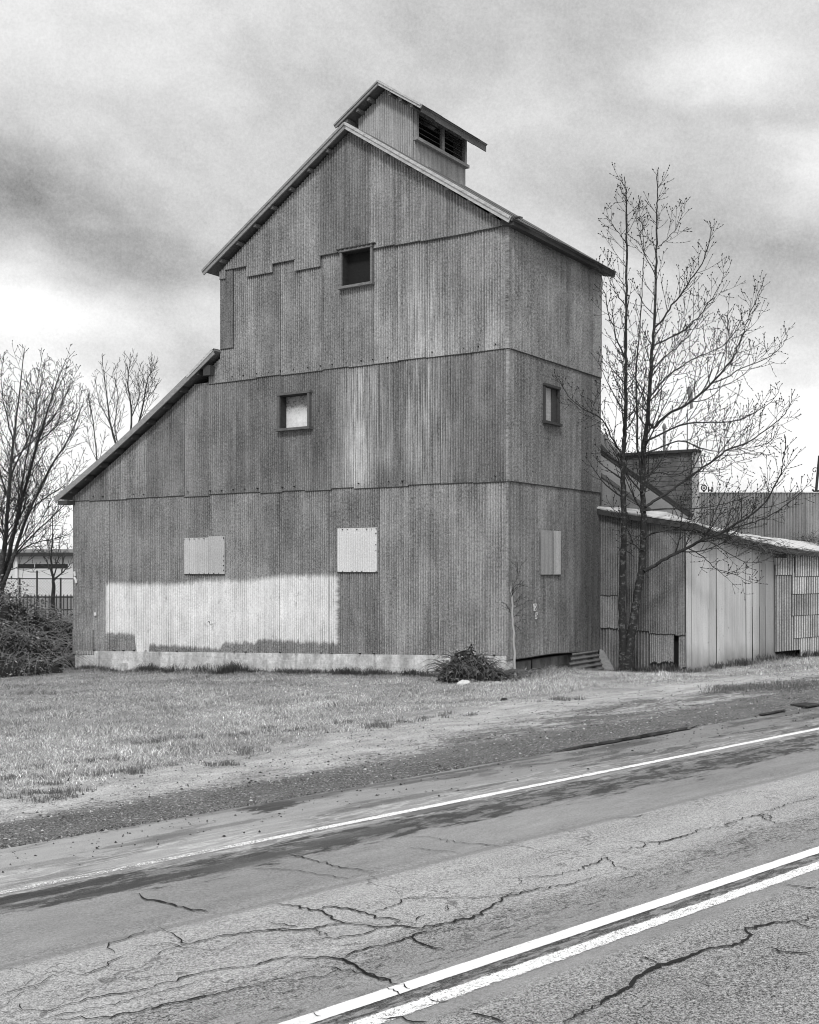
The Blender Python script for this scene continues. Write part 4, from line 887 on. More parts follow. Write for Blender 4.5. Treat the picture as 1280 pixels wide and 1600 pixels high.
mb = MB(); mb.tube([(0, 0, -2), (0, 0, .85)], .045, 8); mb.build('pipe', Mg, p); mb = MB(); mb.tube([(0, 0, .85), (0, 0, .9), (0, 0, 1.0)], [.07, .07, .03], 8); mb.build('cap', Mg, p)
p = pole_thing('roof_post', 'iron post with curled bracket on the store roof at the right edge', 'post', W(1275, 771, 35.2))
mb = MB(); a = W(1280.5, 712, 35.2)-W(1275, 771, 35.2); mb.tube([(0, 0, 0), a], .045, 6); mb.build('shaft', Mdk, p)
mb = MB(); c = W(1273.5, 735, 35.2)-W(1275, 771, 35.2); mb.tube([(c.x+math.cos(t)*(.10-.012*t), 0, c.z+math.sin(t)*(.10-.012*t)) for t in np.linspace(0, 7, 22)], .012, 4); mb.build('scroll', Mdk, p)
mb = MB(); mb.tube([(-.11, 0, .12), (-.05, 0, .06), (.1, 0, .08), (.2, 0, .05)], .03, 5); mb.build('bracket', Mdk, p)

# ------------------------------------------------------------------ far left: industrial hall, fence
hall = empty('industrial_hall', (-36, 110, -.7)); tag(hall, 'long low white industrial hall with dark strip of windows, beyond the fence at left', 'building')
mb = MB(); z1 = CAMH+.7+(888-869)*110/F; z2 = CAMH+.7+(888-857)*110/F
mb.box((-12, 0, 0), (16, 20, z1)); mb.build('wall', mat('white_hall_wall', lambda k: k.sub(.72, k.mul(.12, k.ss(.9, 1.0, k.m('FRACT', k.mul(k.sep(k.obj())[2], 1.3)))))), hall)
mb = MB(); mb.hexa([(-13, -.8, z1+.02), (17, -.8, z1+.02), (17, 21, z1+.02), (-13, 21, z1+.02)], [(-13, -.8, z1+.35), (17, -.8, z1+.35), (17, 10, z2+.1), (-13, 10, z2+.1)]); mb.build('roof', mat('hall_roof', .16), hall)
mb = MB(); mb.box((-13, -.84, z1-.02), (17, -.805, z1+.3)); mb.build('fascia', mat('hall_fascia', .05), hall)
M_glass = mat('hall_glass', dict(v=.03, rough=.2))
for x0_ in (-3.2, -1.2, .4, 2.0, 4.0, 6.0):
    mb = MB(); mb.box((x0_, -.05, z1-1.15), (x0_+1.5, -.005, z1-.75)); mb.build('window', M_glass, hall)
mb = MB(); mb.box((-1.45, -.3, 0), (-1.2, -.06, z1-.05)); mb.build('downpipe', mat('white_pipe', .8), hall)
fz = GZ(-14, 45); fn_ = empty('chain_link_fence', (-14, 45, fz)); tag(fn_, 'tall chain-link fence with thin dark posts between bramble thicket and white hall', 'fence')
tz = CAMH+(888-903.5)*45/F-fz
for px in (-30, 31, 58, 95, 122, 150):
    x_ = (px-640)*45/F+14; mb = MB(); mb.tube([(x_, 0, 0), (x_, 0, tz+(.3 if px in (58,) else .02))], .035, 6); mb.build('post', Mdk, fn_)
mb = MB(); mb.tube([(-5, 0, tz), (2.2, 0, tz-.03)], .022, 5); mb.tube([(-5, 0, .3), (2.2, 0, .3)], .015, 4); mb.build('rail', Mdk, fn_)
mb = MB(); 
for i in range(110):
    x_ = -5+i*.11
    for s_ in (1, -1):
        xa, xb = x_, x_+s_*(tz-.1)
        za, zb_ = 0.1, tz
        if xb > 2.2: f = (2.2-xa)/(xb-xa); xb = 2.2; zb_ = za+(zb_-za)*f
        if xb < -5: f = (-5-xa)/(xb-xa); xb = -5; zb_ = za+(zb_-za)*f
        if xa > 2.2: continue
        mb.tube([(xa, .02*s_, za), (xb, .02*s_, zb_)], .0035, 3, False)
mb.build('wire_mesh', mat('fence_wire', .12), fn_)
pf = empty('picket_fence', (-20, 70, GZ(-20, 70))); tag(pf, 'low dark picket fence farther back behind the chain-link fence', 'fence')
mb = MB(); pt = CAMH+(888-929)*70/F-pf.location.z
for i in range(60):
    x_ = -8+i*.22; mb.box((x_, -.02, 0), (x_+.06, .02, pt))
mb.build('pickets', Mdk, pf)['kind'] = 'stuff'
mb = MB(); mb.box((-8, .022, pt-.2), (5.3, .05, pt-.12)); mb.box((-8, .022, .3), (5.3, .05, .38)); mb.build('rail', Mdk, pf)

# ------------------------------------------------------------------ bare trees
def bark_fn(lo, hi, bands=False):
    def fn(k):
        o = k.obj(); z = k.sep(o)[2]; n = k.noise(o, 14, 4, .7); pt = k.noise(k.scale(o, (2, 2, 3)), 4.5, 5, .7)
        v = k.lerp(k.ss(.50, .68, pt), lo, hi); v = k.mul(v, k.add(1.0, k.mul(1.0, k.sub(n, .5))))
        if bands: v = k.lerp(k.mul(.35, k.ss(.58, .66, k.noise(k.scale(o, (1.5, 1.5, 22)), 1.2, 3, .6))), v, .03)
        return dict(v=v, rough=.9, normal=k.bump(n, .6, .02))
    return fn
M_bark = mat('mottled_bark', bark_fn(.03, .15, True)); M_limb = mat('limb_bark', bark_fn(.04, .09)); M_twig = mat('twig_bark', .038); M_bud = mat('dark_buds', .02)
M_bark2 = mat('grey_bark', bark_fn(.05, .13)); M_twig2 = mat('grey_twig_bark', .085)
MINR = [.0045]
def bud(mb, p, r, d):
    i = len(mb.v); q = d.cross(Vector((.3, .5, .81))).normalized(); s_ = d.cross(q)
    mb.v += [tuple(p-d*r), tuple(p+q*r*.7), tuple(p+s_*r*.7), tuple(p-q*r*.7-s_*.3*r), tuple(p+d*r*1.5)]
    mb.f += [(i, i+2, i+1), (i, i+3, i+2), (i, i+1, i+3), (i+4, i+1, i+2), (i+4, i+2, i+3), (i+4, i+3, i+1)]
def grow(rn, T, p, d, L_, r, lev, maxlev, up=.10, spacing=.28, budr=.011, ratio=.42):
    """T = (limb MB, twig MB, bud MB)"""
    n = max(3, int(L_/.16)) if lev < maxlev else 3; st = L_/n; pts = [p]; d = d.normalized(); side = rn.choice((1, -1)); dirs = [d]
    for i in range(n):
        d = (d+Vector((rn.gauss(0, .07), rn.gauss(0, .07), rn.gauss(0, .05)+up))).normalized(); p = p+d*st; pts.append(p); dirs.append(d)
    rad = [max(MINR[0], r*(1-.85*i/n)) for i in range(n+1)]
    (T[0] if r > .012 else T[1]).tube(pts, rad, 5 if r > .012 else 3, False)
    kids(rn, T, pts, dirs, rad, lev, maxlev, up, spacing, budr, ratio, .12, L_)
def kids(rn, T, pts, dirs, rad, lev, maxlev, up, spacing, budr, ratio, start, L_):
    tot = sum((pts[i+1]-pts[i]).length for i in range(len(pts)-1)); s_ = tot*start; n = len(pts)-1
    cum = [0]
    for i in range(n): cum.append(cum[-1]+(pts[i+1]-pts[i]).length)
    sg = rn.choice((1, -1)); ang = rn.uniform(0, 6.28)
    while s_ < tot*.98:
        i = max(j for j in range(n+1) if cum[j] <= s_); i = min(i, n-1); f = (s_-cum[i])/max(1e-6, cum[i+1]-cum[i]); q = pts[i].lerp(pts[i+1], f); d = dirs[i]
        if lev < maxlev:
            ang += 2.4+rn.gauss(0, .4); a = d.cross(Vector((0.1, .2, 1))); a = a.normalized() if a.length > .05 else Vector((1, 0, 0)); b = d.cross(a)
            o = (a*math.cos(ang)+b*math.sin(ang)); o = (o+Vector((0, 0, .25))).normalized(); spread = rn.uniform(.8, 1.5)
            nd = (d*1.0+o*spread).normalized(); rem = (tot-s_)
            Lc = min(ratio*rem+.12, 1.5)*rn.uniform(.6, 1.25)
            if Lc > .07: grow(rn, T, q, nd, Lc, max(.0032, rad[i]*.5), lev+1, maxlev, up, spacing, budr, ratio)
        else:
            bud(T[2], q+Vector((rn.gauss(0, .006), rn.gauss(0, .006), .008)), budr*rn.uniform(.6, 1.25), d)
        s_ += (spacing*rn.uniform(.6, 1.4) if lev < maxlev else rn.uniform(.06, .12))*(1 if lev else .9)
    bud(T[2], pts[-1], budr*1.2, dirs[-1])
def polyline(rn, pts2, Z0, dz=0.0, wob=.015, sub=4, zf=None):
    """traced limb: [(px,py)], depth grows by dz along it (metres)"""
    P = [W(x, y, Z0+dz*(i/(len(pts2)-1))**1.3) for i, (x, y) in enumerate(pts2)]; out = []
    for i in range(len(P)-1):
        p0, p1, p2, p3 = P[max(0, i-1)], P[i], P[i+1], P[min(len(P)-1, i+2)]
        for j in range(sub):
            t = j/sub; q = .5*((2*p1)+(p2-p0)*t+(2*p0-5*p1+4*p2-p3)*t*t+(3*p1-p0-3*p2+p3)*t**3); out.append(q+Vector((rn.gauss(0, wob), rn.gauss(0, wob), 0)))
    out.append(P[-1]); dirs = [(out[min(i+1, len(out)-1)]-out[max(i-1, 0)]).normalized() for i in range(len(out))]; return out, dirs
def make_tree(name, label, trunks, limbs, Z, seed, bark, mlimb, mtwig, maxlev=2, spacing=.28, budr=.011, up=.10, auto=(), base=None, group='bare trees', ratio=.42, minr=.0045):
    MINR[0] = minr; rn = random.Random(seed); T = (MB(), MB(), MB()); b0 = W(*trunks[0][0][0], Z); root = empty(name, (b0.x, b0.y, GZ(b0.x, b0.y)))
    tag(root, label, 'tree', group); off = -Vector(root.location)
    tubes = []
    for pts2, r0, r1, dz in trunks:
        P, Dd = polyline(rn, pts2, Z, dz, .008, 5); n = len(P)
        rad = [r0+(r1-r0)*(i/(n-1))**.8 for i in range(n)]; 
        if r0 > .05: rad[0] *= 1.35; P[0] = P[0]-Vector((0, 0, .4))
        tubes.append((P, Dd, rad)); mb = MB(); mb.tube([p+off for p in P], rad, 12 if r0 > .04 else 7); mb.build('trunk', bark, root, smooth=True)
    for (pts2, r0, dz) in limbs:
        P, Dd = polyline(rn, pts2, Z, dz); P = [p+off for p in P]; n = len(P); rad = [max(.004, r0*(1-.86*i/(n-1))) for i in range(n)]
        T[0].tube(P, rad, 6, False); kids(rn, T, P, Dd, rad, 0, maxlev, up, spacing, budr, ratio, .18, 1)
    for (ti, f0, f1, cnt, l0, l1, lean_, sidebias) in auto:      # shoots straight off a trunk
        P, Dd, rad = tubes[ti]; n = len(P)-1
        for j in range(cnt):
            f = f0+(f1-f0)*(j+rn.random())/cnt; i = min(int(f*n), n-1); q = P[i].lerp(P[i+1], f*n-i)+off; an = rn.uniform(0, 6.28)
            o = Vector((math.cos(an)+sidebias, math.sin(an), 0)).normalized(); Lb = (l0+(l1-l0)*(f-f0)/max(1e-6, f1-f0))*rn.uniform(.6, 1.2)
            grow(rn, T, q, o+Vector((0, 0, lean_)), Lb, max(.007, min(.026, rad[i]*.38)), 1, maxlev+(1 if Lb > 1.4 else 0), up, spacing, budr, ratio)
    T[0].build('limbs', mlimb, root, smooth=True); T[1].build('twigs', mtwig, root)
    if budr > .002: T[2].build('buds', M_bud, root)
    return root
c6 = lambda *p: [(860+x*.4062, 250+y*.4062) for x, y in p]
trL = [(973,1050),(973,985),(972,927),(974,870),(975,812),(974,760),(973,726),(976,680),(977.5,640),(978,575),(978,534),(979,450),(979,372),(978.5,330),(978,303),(976,276)]
trR = [(980,1050),(984,1010),(987.5,985),(992,955),(996,927),(1002,893),(1004,865),(1005,841),(1006,798),(1004,755),(1009,683),(1013,645),(1016,595),(1019,555),(1022,514),(1024.5,433),(1026,380),(1026.5,331),(1027,300),(1027,266)]
trM = [(1003,770),(1001,737),(996,690),(996,656),(994,610),(995,575),(998,530),(1001,494),(1004,440),(1006,390),(1003,340)]
limbs = [
 ([(1006,893),(1022,884),(1035,876),(1064,861),(1098,844),(1121,836),(1141,824),(1170,807),(1196,784),(1213,755),(1222,726),(1227,700),(1226,680)], .045, -2.0),
 ([(1121,836),(1150,824),(1190,812),(1225,792),(1252,768),(1270,748)], .020, -1.2),
 ([(1075,856),(1098,870),(1121,890),(1136,903),(1154,920)], .016, -1.0), ([(1121,890),(1150,898),(1175,911),(1188,905)], .010, -1.2),
 ([(1006,841),(1018,834),(1029,831),(1049,827),(1081,828),(1092,835),(1121,853),(1159,876),(1180,879),(1200,872)], .026, -1.6),
 ([(1008,792),(1020,784),(1041,772),(1064,755),(1092,735),(1121,715),(1138,702),(1167,692),(1193,674),(1222,651),(1234,632),(1240,612)], .040, 1.6),
 ([(1005,798),(1040,795),(1080,795),(1120,790),(1170,775),(1210,752)], .022, 1.0),
 ([(1014,660),(1022,668),(1043,648),(1079,628),(1112,599),(1136,571),(1150,550),(1160,526),(1173,490),(1185,461),(1197,429)], .038, .8),
 ([(1112,599),(1135,590),(1160,575),(1201,559),(1226,534),(1233,512)], .018, 1.4),
 ([(1010,690),(1016,687),(1063,664),(1100,660),(1140,659),(1170,650),(1205,628),(1222,600)], .026, -1.6),
 ([(1022,514),(1035,500),(1051,477),(1075,445),(1096,412),(1108,380),(1113,360),(1116,343)], .026, -.6),
 ([(1021,540),(1045,528),(1071,514),(1090,497),(1104,477),(1120,455),(1130,430),(1133,408)], .022, 1.2),
 ([(1026,390),(1038,378),(1051,364),(1060,350),(1067,331),(1071,311)], .013, .4),
 ([(1025,430),(1010,405),(1000,370),(996,335),(1000,315)], .012, .6),
 ([(978,380),(970,368),(961,356),(953,342),(947,325)], .012, -.5), ([(978,480),(968,465),(957,447),(950,430),(949,400)], .014, .5),
 ([(978,560),(965,535),(955,500),(945,460),(938,425),(932,405)], .020, -.8),
 ([(974,715),(960,690),(941,656),(925,646),(913,640),(893,625),(876,600),(862,592)], .022, -1.5),

 ([(1009,708),(1030,700),(1063,689),(1095,700),(1120,705),(1160,701),(1200,692),(1215,672)], .022, 1.8),
 ([(1015,620),(1028,605),(1043,587),(1065,572),(1087,559),(1115,548),(1136,534),(1155,505),(1162,480)], .024, 1.5),
 ([(1018,580),(1035,560),(1055,545),(1080,520),(1095,490),(1108,455)], .018, -1.2),
 ([(1007,745),(1030,738),(1055,742),(1085,730),(1115,735),(1150,722),(1180,715)], .016, -1.8),
 ([(976,660),(990,645),(1010,630),(1030,600),(1042,570),(1050,530)], .014, -1.2), ([(978,600),(992,585),(1005,560),(1012,520)], .012, 1.0),
 ([(1003,860),(990,850),(985,835),(975,815),(960,800),(948,775)], .016, -1.2), ([(1004,830),(1000,836),(985,846),(978,858),(972,870)], .010, -.6),
 ([(1005,800),(992,780),(985,755),(968,720),(950,700),(938,668)], .014, 1.2), ([(1015,640),(1000,610),(985,590),(965,560),(948,548)], .014, 1.4)]
make_tree('bare_tree', 'bare budding tree with two slender trunks in front of the low shed', [(trL, .098, .009, .2), (trR, .125, .008, .35), (trM, .035, .006, -.3)],
    limbs, 27.6, 7, M_bark, M_limb, M_twig, maxlev=2, spacing=.20, budr=.0175, up=.12, ratio=.46, minr=.0043,
    auto=[(0, .45, .97, 26, 1.7, .5, .9, -.25), (1, .42, .97, 34, 2.0, .45, .9, .25), (2, .2, .97, 14, 1.1, .4, 1.0, 0), (0, .25, .45, 5, 1.2, 1.4, .5, -.3)])
# tree at the left edge behind the brambles
def fan(lst): return [(p, r, dz) for p, r, dz in lst]
lt_tr = [([(-2,925),(2,890),(8,850),(12,800),(20,700),(30,620),(38,545)], .13, .008, -1), ([(2,925),(12,880),(32,790),(60,690),(85,610),(104,560)], .10, .008, 1.0),
         ([(0,925),(18,880),(45,800),(80,730),(110,680),(132,625)], .08, .007, -1.5), ([(-6,925),(-14,860),(-30,780),(-50,680),(-60,600)], .10, .008, .5)]
lt_l = [([(5,890),(50,838),(90,800),(118,770),(136,745)], .03, -1.5), ([(8,880),(50,850),(85,842),(112,832),(128,815)], .025, 1.5), ([(14,800),(20,740),(45,680),(60,620),(72,560)], .035, 1.0),
        ([(22,690),(8,640),(2,590),(8,550)], .025, -.8), ([(32,790),(40,720),(56,650),(60,590),(68,548)], .03, -1.2), ([(45,800),(75,775),(110,750),(134,700)], .025, 1.2),
        ([(60,690),(90,665),(118,640),(130,600)], .02, -1), ([(12,850),(-10,800),(-20,740),(-18,690)], .03, 1), ([(15,780),(0,740),(-4,680),(0,620)], .03, -1), ([(5,895),(40,880),(75,850),(100,848)], .018, -1),
        ([(18,720),(50,690),(85,650),(112,600),(120,570)], .022, .6)]
make_tree('bare_tree', 'wide many-stemmed bare tree behind the bramble thicket at the left edge', lt_tr, lt_l, 39, 23, M_bark2, M_limb, M_twig, maxlev=2, spacing=.20, budr=.018, up=.10, ratio=.50, minr=.0056,
    auto=[(0, .25, .97, 26, 2.6, .7, 1.0, .2), (1, .25, .97, 26, 2.6, .7, 1.0, .3), (2, .25, .97, 24, 2.2, .6, 1.0, .3), (3, .3, .97, 14, 2.2, .6, 1.0, .3)])
bk_tr = [([(188,930),(190,780),(186,715),(172,660),(166,610),(160,565)], .10, .008, 1), ([(190,800),(198,720),(206,650),(200,600),(206,556)], .08, .008, -1), ([(190,780),(210,690),(224,630),(232,590),(246,572)], .07, .008, .6)]
bk_l = [([(190,720),(180,670),(184,620),(178,580),(190,562)], .03, 1), ([(172,660),(156,630),(150,600),(148,578)], .025, -1), ([(206,650),(218,620),(216,590),(222,565)], .03, 1),
        ([(224,630),(240,610),(250,590)], .02, -1), ([(206,680),(222,650),(238,600),(236,575)], .025, .5)]
make_tree('bare_tree', 'bare tree rising behind the sloping lean-to roof of the barn', bk_tr, bk_l, 52, 31, M_bark2, M_twig2, M_twig2, maxlev=2, spacing=.26, budr=0.0012, up=.14, minr=.0085, auto=[(0, .5, .97, 14, 1.6, .6, 1.4, 0), (1, .5, .97, 14, 1.6, .6, 1.4, 0), (2, .5, .97, 12, 1.5, .6, 1.4, 0)])
make_tree('bare_tree', 'faint slender bare tree between the left tree and the lean-to roof edge', [([(153,930),(152,760),(150,700),(144,650),(138,615)], .06, .006, 0)], [([(151,720),(140,690),(134,650)], .02, 1), ([(152,740),(160,700),(165,670)], .02, -1)], 56, 37,
    M_bark2, M_twig2, M_twig2, maxlev=2, spacing=.26, budr=0.0012, up=.14, minr=.0085, auto=[(0, .6, .97, 16, 1.4, .5, 1.4, 0)])
make_tree('small_tree', 'small grey forked tree behind the chain-link fence left of the barn', [([(82,950),(84,920),(83,905),(80,880),(82,840),(83,790)], .09, .008, 0)], [([(84,908),(96,896),(106,885),(124,872)], .035, 0), ([(83,900),(74,880),(66,862),(54,855)], .03, .8),
    ([(83,905),(90,880),(92,850),(100,825)], .03, -.6), ([(96,896),(100,872),(106,860),(112,850)], .02, .5), ([(81,880),(74,850),(72,820)], .02, 0)], 41, 41, M_bark2, M_twig2, M_twig2, maxlev=2, spacing=.2, budr=.0012, up=.10, minr=.008)
# sapling at the barn corner
make_tree('sapling', 'thin pale sapling with upswept twigs growing at the barn corner', [([(805,1062),(804,1010),(802,975),(800,940),(799,915)], .030, .014, 0)],
    [([(800,932),(803,915),(810,897),(815,878)], .008, -.2), ([(800,930),(806,915),(815,912),(818,908)], .006, .1), ([(801,930),(806,922),(812,916)], .006, -.1), ([(810,897),(807,885),(806,878)], .004, 0),
     ([(802,945),(810,938),(822,932)], .006, -.3), ([(802,950),(815,944),(828,937)], .005, .0), ([(803,965),(812,955),(820,949)], .006, .0), ([(803,978),(812,970),(822,968)], .005, -.2), ([(804,990),(809,982),(812,979)], .005, 0),
     ([(800,955),(793,948),(786,940)], .005, 0), ([(800,960),(794,950),(790,945)], .005, 0)], 24.6, 43, mat('sapling_bark', .42), M_bud, M_bud, maxlev=1, spacing=.3, budr=.004, up=.1, minr=.0045)

# ------------------------------------------------------------------ brambles, shrub, grass, litter
def leaf_cloud(name, P, size, mt, rng, tone, flat=.0):
    n = len(P); th = rng.uniform(0, 2*np.pi, n); ph = rng.uniform(-.9, .9, n); ax = np.stack([np.cos(th)*np.cos(ph), np.sin(th)*np.cos(ph), np.sin(ph)], 1)
    r2 = rng.normal(size=(n, 3)); bx = np.cross(ax, r2); bx /= np.linalg.norm(bx, axis=1)[:, None]; s_ = size*(rng.uniform(.3, 1.0, n)**1.5*1.6)[:, None]
    V = np.stack([P-ax*s_, P+bx*s_*.45, P+ax*s_, P-bx*s_*.45], 1).reshape(-1, 3); Fq = np.arange(4*n).reshape(-1, 4)
    return V, Fq, tone
M_leaf = mat('bramble_leaf', lambda k: k.mul(.16, k.attr('tone')), rough=.5, spec=.5)
def lump_points(rng, blobs, n, shell=.5):
    out = []; wts = np.array([b[3]*b[4]*b[5] for b in blobs]); wts = wts/wts.sum()
    for b, w_ in zip(blobs, wts):
        m_ = int(n*w_); d = rng.normal(size=(m_, 3)); d /= np.linalg.norm(d, axis=1)[:, None]; d[:, 2] = np.abs(d[:, 2])*1.0-.1*(d[:, 2] < 0)
        r = 1-shell*rng.random(m_)**1.5; bump = 1+.16*np.sin(d[:, 0]*9+b[0])*np.sin(d[:, 2]*8+b[1])+.1*np.sin(d[:, 1]*17)
        out.append(np.array(b[:3])+d*(r*bump)[:, None]*np.array(b[3:6]))
    return np.concatenate(out)
rng = np.random.default_rng(4)
def thicket(name, label, cat, blobs, nleaf, size, ncane, origin, core=.78, canelen=1.2, seed=1, cane_mat=None):
    root = empty(name, origin); tag(root, label, cat); rg = np.random.default_rng(seed); rn = random.Random(seed)
    P = lump_points(rg, blobs, nleaf)
    tone = np.where(rg.random(len(P)) < .16, rg.uniform(1.2, 2.6, len(P)), rg.uniform(.15, .9, len(P)))
    V, Fq, tn = leaf_cloud(name, P, size, None, rg, tone)
    o = npmesh('foliage', V, Fq, M_leaf, dict(tone=tn)); o.parent = root
    mb = MB()
    for i in range(ncane):
        b = rn.choice(blobs); an = rn.uniform(0, 6.28); p = Vector((b[0]+b[3]*.5*math.cos(an), b[1]+b[4]*.5*math.sin(an), b[2]+b[5]*rn.uniform(.3, .8)))
        d = Vector((math.cos(an), math.sin(an), 1.3)).normalized(); L_ = canelen*rn.uniform(.5, 1.3); pts = [p]
        for j in range(7): d = (d+Vector((rn.gauss(0, .1), rn.gauss(0, .1), -.28))).normalized(); p = p+d*L_/7; pts.append(p)
        mb.tube(pts, [.009-.001*j for j in range(8)], 4, False)
    mb.build('canes', cane_mat or mat('cane', .2), root)
    mb = MB()
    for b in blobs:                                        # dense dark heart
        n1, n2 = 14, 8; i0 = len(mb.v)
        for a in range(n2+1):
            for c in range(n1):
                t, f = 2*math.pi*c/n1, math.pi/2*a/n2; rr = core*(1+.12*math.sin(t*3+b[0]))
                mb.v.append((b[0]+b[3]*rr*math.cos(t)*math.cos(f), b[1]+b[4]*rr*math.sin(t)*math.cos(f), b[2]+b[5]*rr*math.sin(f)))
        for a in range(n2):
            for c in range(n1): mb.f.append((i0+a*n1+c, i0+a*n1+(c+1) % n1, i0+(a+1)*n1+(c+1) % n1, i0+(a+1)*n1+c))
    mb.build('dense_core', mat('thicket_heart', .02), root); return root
bg_ = GZ(-11.5, 33)
def bl(px, ztop, Z, rx, ry): x_ = (px-640)*Z/F; return (x_+12, Z-33, -.1, rx, ry, ztop)
thicket('bramble_thicket', 'dark leafy bramble thicket heaped against the left end of the barn', 'brambles',
        [bl(-40, 2.65, 34.5, 1.6, 1.5), bl(15, 2.45, 34.2, 1.1, 1.2), bl(55, 2.0, 34.0, .9, 1.1), bl(20, 1.5, 32.6, 1.2, .9), bl(-30, 1.6, 32.2, 1.4, .9), bl(60, 1.1, 32.8, .8, .7), bl(90, .7, 33.2, .6, .5), bl(100, 1.65, 36.5, .9, .8), bl(75, 1.75, 35.8, .9, .9), bl(55, .55, 31.8, 1.0, .5), bl(0, .7, 31.2, 1.4, .6)],
        62000, .040, 420, (-12, 33, bg_), core=.72, canelen=1.5, seed=8, cane_mat=mat('bramble_cane', .22))
cg = GZ(*[float(v) for v in (1.4, 25.0)])
def bl2(px, ztop, Z, rx, ry): x_ = (px-640)*Z/F; return (x_-1.2, Z-24.6, -.1, rx, ry, ztop)
thicket('vine_heap', 'mounded heap of dark dead vines at the barn front corner', 'shrub', [bl2(728, .80, 24.6, .52, .42), bl2(708, .55, 24.4, .38, .34), bl2(752, .58, 24.5, .42, .34), bl2(778, .36, 24.6, .35, .3)],
        15000, .036, 320, (1.2, 24.6, GZ(1.2, 24.6)-.02), core=.86, canelen=.55, seed=9, cane_mat=mat('vine_cane', .13))
thicket('weeds', 'low dark weeds growing round the corner of the barn side wall', 'weeds', [bl2(800, .40, 24.9, .22, .2), bl2(818, .34, 25.4, .26, .2), bl2(790, .26, 24.5, .3, .2)], 1500, .03, 60, (1.2, 24.6, GZ(2.6, 25.0)-.05), core=.6, canelen=.5, seed=10)
# roof-edge bush
thicket('bush', 'small leafy bush showing above the shed roof at the right edge', 'bush', [(0, 0, .0, .55, .4, .50), (.7, .2, 0, .5, .4, .45)], 900, .035, 40, tuple(W(1262, 858, 33.5)), core=.3, canelen=.8, seed=12)
# grass
def vnoise(x, y, s_, seed):
    """smooth value noise, vectorised"""
    rg = np.random.default_rng(seed); tab = rg.random((64, 64)); x = x*s_; y = y*s_; xi = np.floor(x).astype(int); yi = np.floor(y).astype(int); fx = x-xi; fy = y-yi
    fx = fx*fx*(3-2*fx); fy = fy*fy*(3-2*fy); g_ = lambda i, j: tab[i % 64, j % 64]
    return (g_(xi, yi)*(1-fx)+g_(xi+1, yi)*fx)*(1-fy)+(g_(xi, yi+1)*(1-fx)+g_(xi+1, yi+1)*fx)*fy
def fbm(x, y, s_, seed): return (vnoise(x, y, s_, seed)+.5*vnoise(x, y, s_*2.1, seed+1)+.25*vnoise(x, y, s_*4.3, seed+2))/1.75
rg = np.random.default_rng(99)
def inside_barn(X, Y):
    lx = (X-BX)*UX.x+(Y-BY)*UX.y; ly = (X-BX)*VX.x+(Y-BY)*VX.y; kx_ = (X-P1.x)*KD.x+(Y-P1.y)*KD.y; ko = (X-P1.x)*KN.x+(Y-P1.y)*KN.y
    return ((lx < .02) & (lx > SL) & (ly > -.06)) | ((lx >= 0) & (lx < 2.3) & (ly > YS-.05)) | ((kx_ > 0) & (ko < .03) & (ly > 1) & (lx > 1.5)), lx, ly, kx_, ko
def edge_d(a): return 9.4+1.0*sst(0, 7, a)+2.2*sst(6, 14, a)-.7*sst(15, 19, a)
NB = 800000; Zs = 9.5+28*rg.random(NB)**1.0; Xs = (rg.uniform(-40, 1320, NB)-640)/F*Zs
a_, d_ = ad(Xs, Zs); ins, lx, ly, kx_, ko = inside_barn(Xs, Zs)
nz = fbm(a_, d_, .55, 1); nf = fbm(a_, d_, 2.5, 5); e_ = edge_d(a_)+.25+1.3*(nz-.5)+.9*(nf-.5)
fb = fbm(a_, d_, 1.5, 9); dens = sst(-.3, 2.6, d_-e_)*(.25+.75*sst(.38, .62, fb))+.55*sst(.55, .66, fb)*sst(-.5, .4, d_-e_); dens = np.maximum(dens, .04*sst(-1.6, -.2, d_-e_))
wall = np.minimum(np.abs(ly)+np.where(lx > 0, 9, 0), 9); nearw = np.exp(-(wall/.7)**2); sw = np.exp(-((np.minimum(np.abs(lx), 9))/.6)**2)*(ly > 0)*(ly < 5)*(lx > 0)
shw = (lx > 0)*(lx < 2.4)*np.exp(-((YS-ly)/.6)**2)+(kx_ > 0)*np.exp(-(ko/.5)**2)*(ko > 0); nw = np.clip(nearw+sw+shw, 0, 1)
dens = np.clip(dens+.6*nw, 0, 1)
keep = (~ins) & (rg.random(NB) < dens) & (d_ < 34); Xs, Zs, a_, d_, nw, e_ = [q[keep] for q in (Xs, Zs, a_, d_, nw, e_)]
tuft = fbm(a_, d_, 1.9, 21); tall = sst(.60, .76, tuft); inb = sst(0, 2.0, d_-e_)
H = rg.uniform(.012, .045, len(Xs))*(.55+.5*inb)+tall*.10*rg.random(len(Xs))*inb+nw*.16*rg.random(len(Xs))*sst(.40, .62, fbm(a_, d_, 1.1, 33))
Wd = rg.uniform(.0022, .0055, len(Xs))*(1+Zs/35)
th = rg.uniform(0, 2*np.pi, len(Xs)); lean_v = rg.uniform(.2, 1.5, len(Xs))*H; az_ = rg.uniform(0, 2*np.pi, len(Xs))
zb = gz_ad(a_, d_)-.006; B = np.stack([Xs, Zs, zb], 1); sd_ = np.stack([np.cos(th), np.sin(th), 0*th], 1)*Wd[:, None]
ln = np.stack([np.cos(az_)*lean_v, np.sin(az_)*lean_v, 0*th], 1); up_ = np.stack([0*th, 0*th, H], 1)
V = np.stack([B-sd_, B+sd_, B+sd_*.7+ln*.35+up_*.6, B-sd_*.7+ln*.35+up_*.6, B+ln+up_*.95], 1).reshape(-1, 3); n = len(Xs); i = (np.arange(n)*5)[:, None]
tri = np.concatenate([i+np.array([[0, 1, 2]]), i+np.array([[0, 2, 3]]), i+np.array([[3, 2, 4]])], 1).reshape(-1, 3)
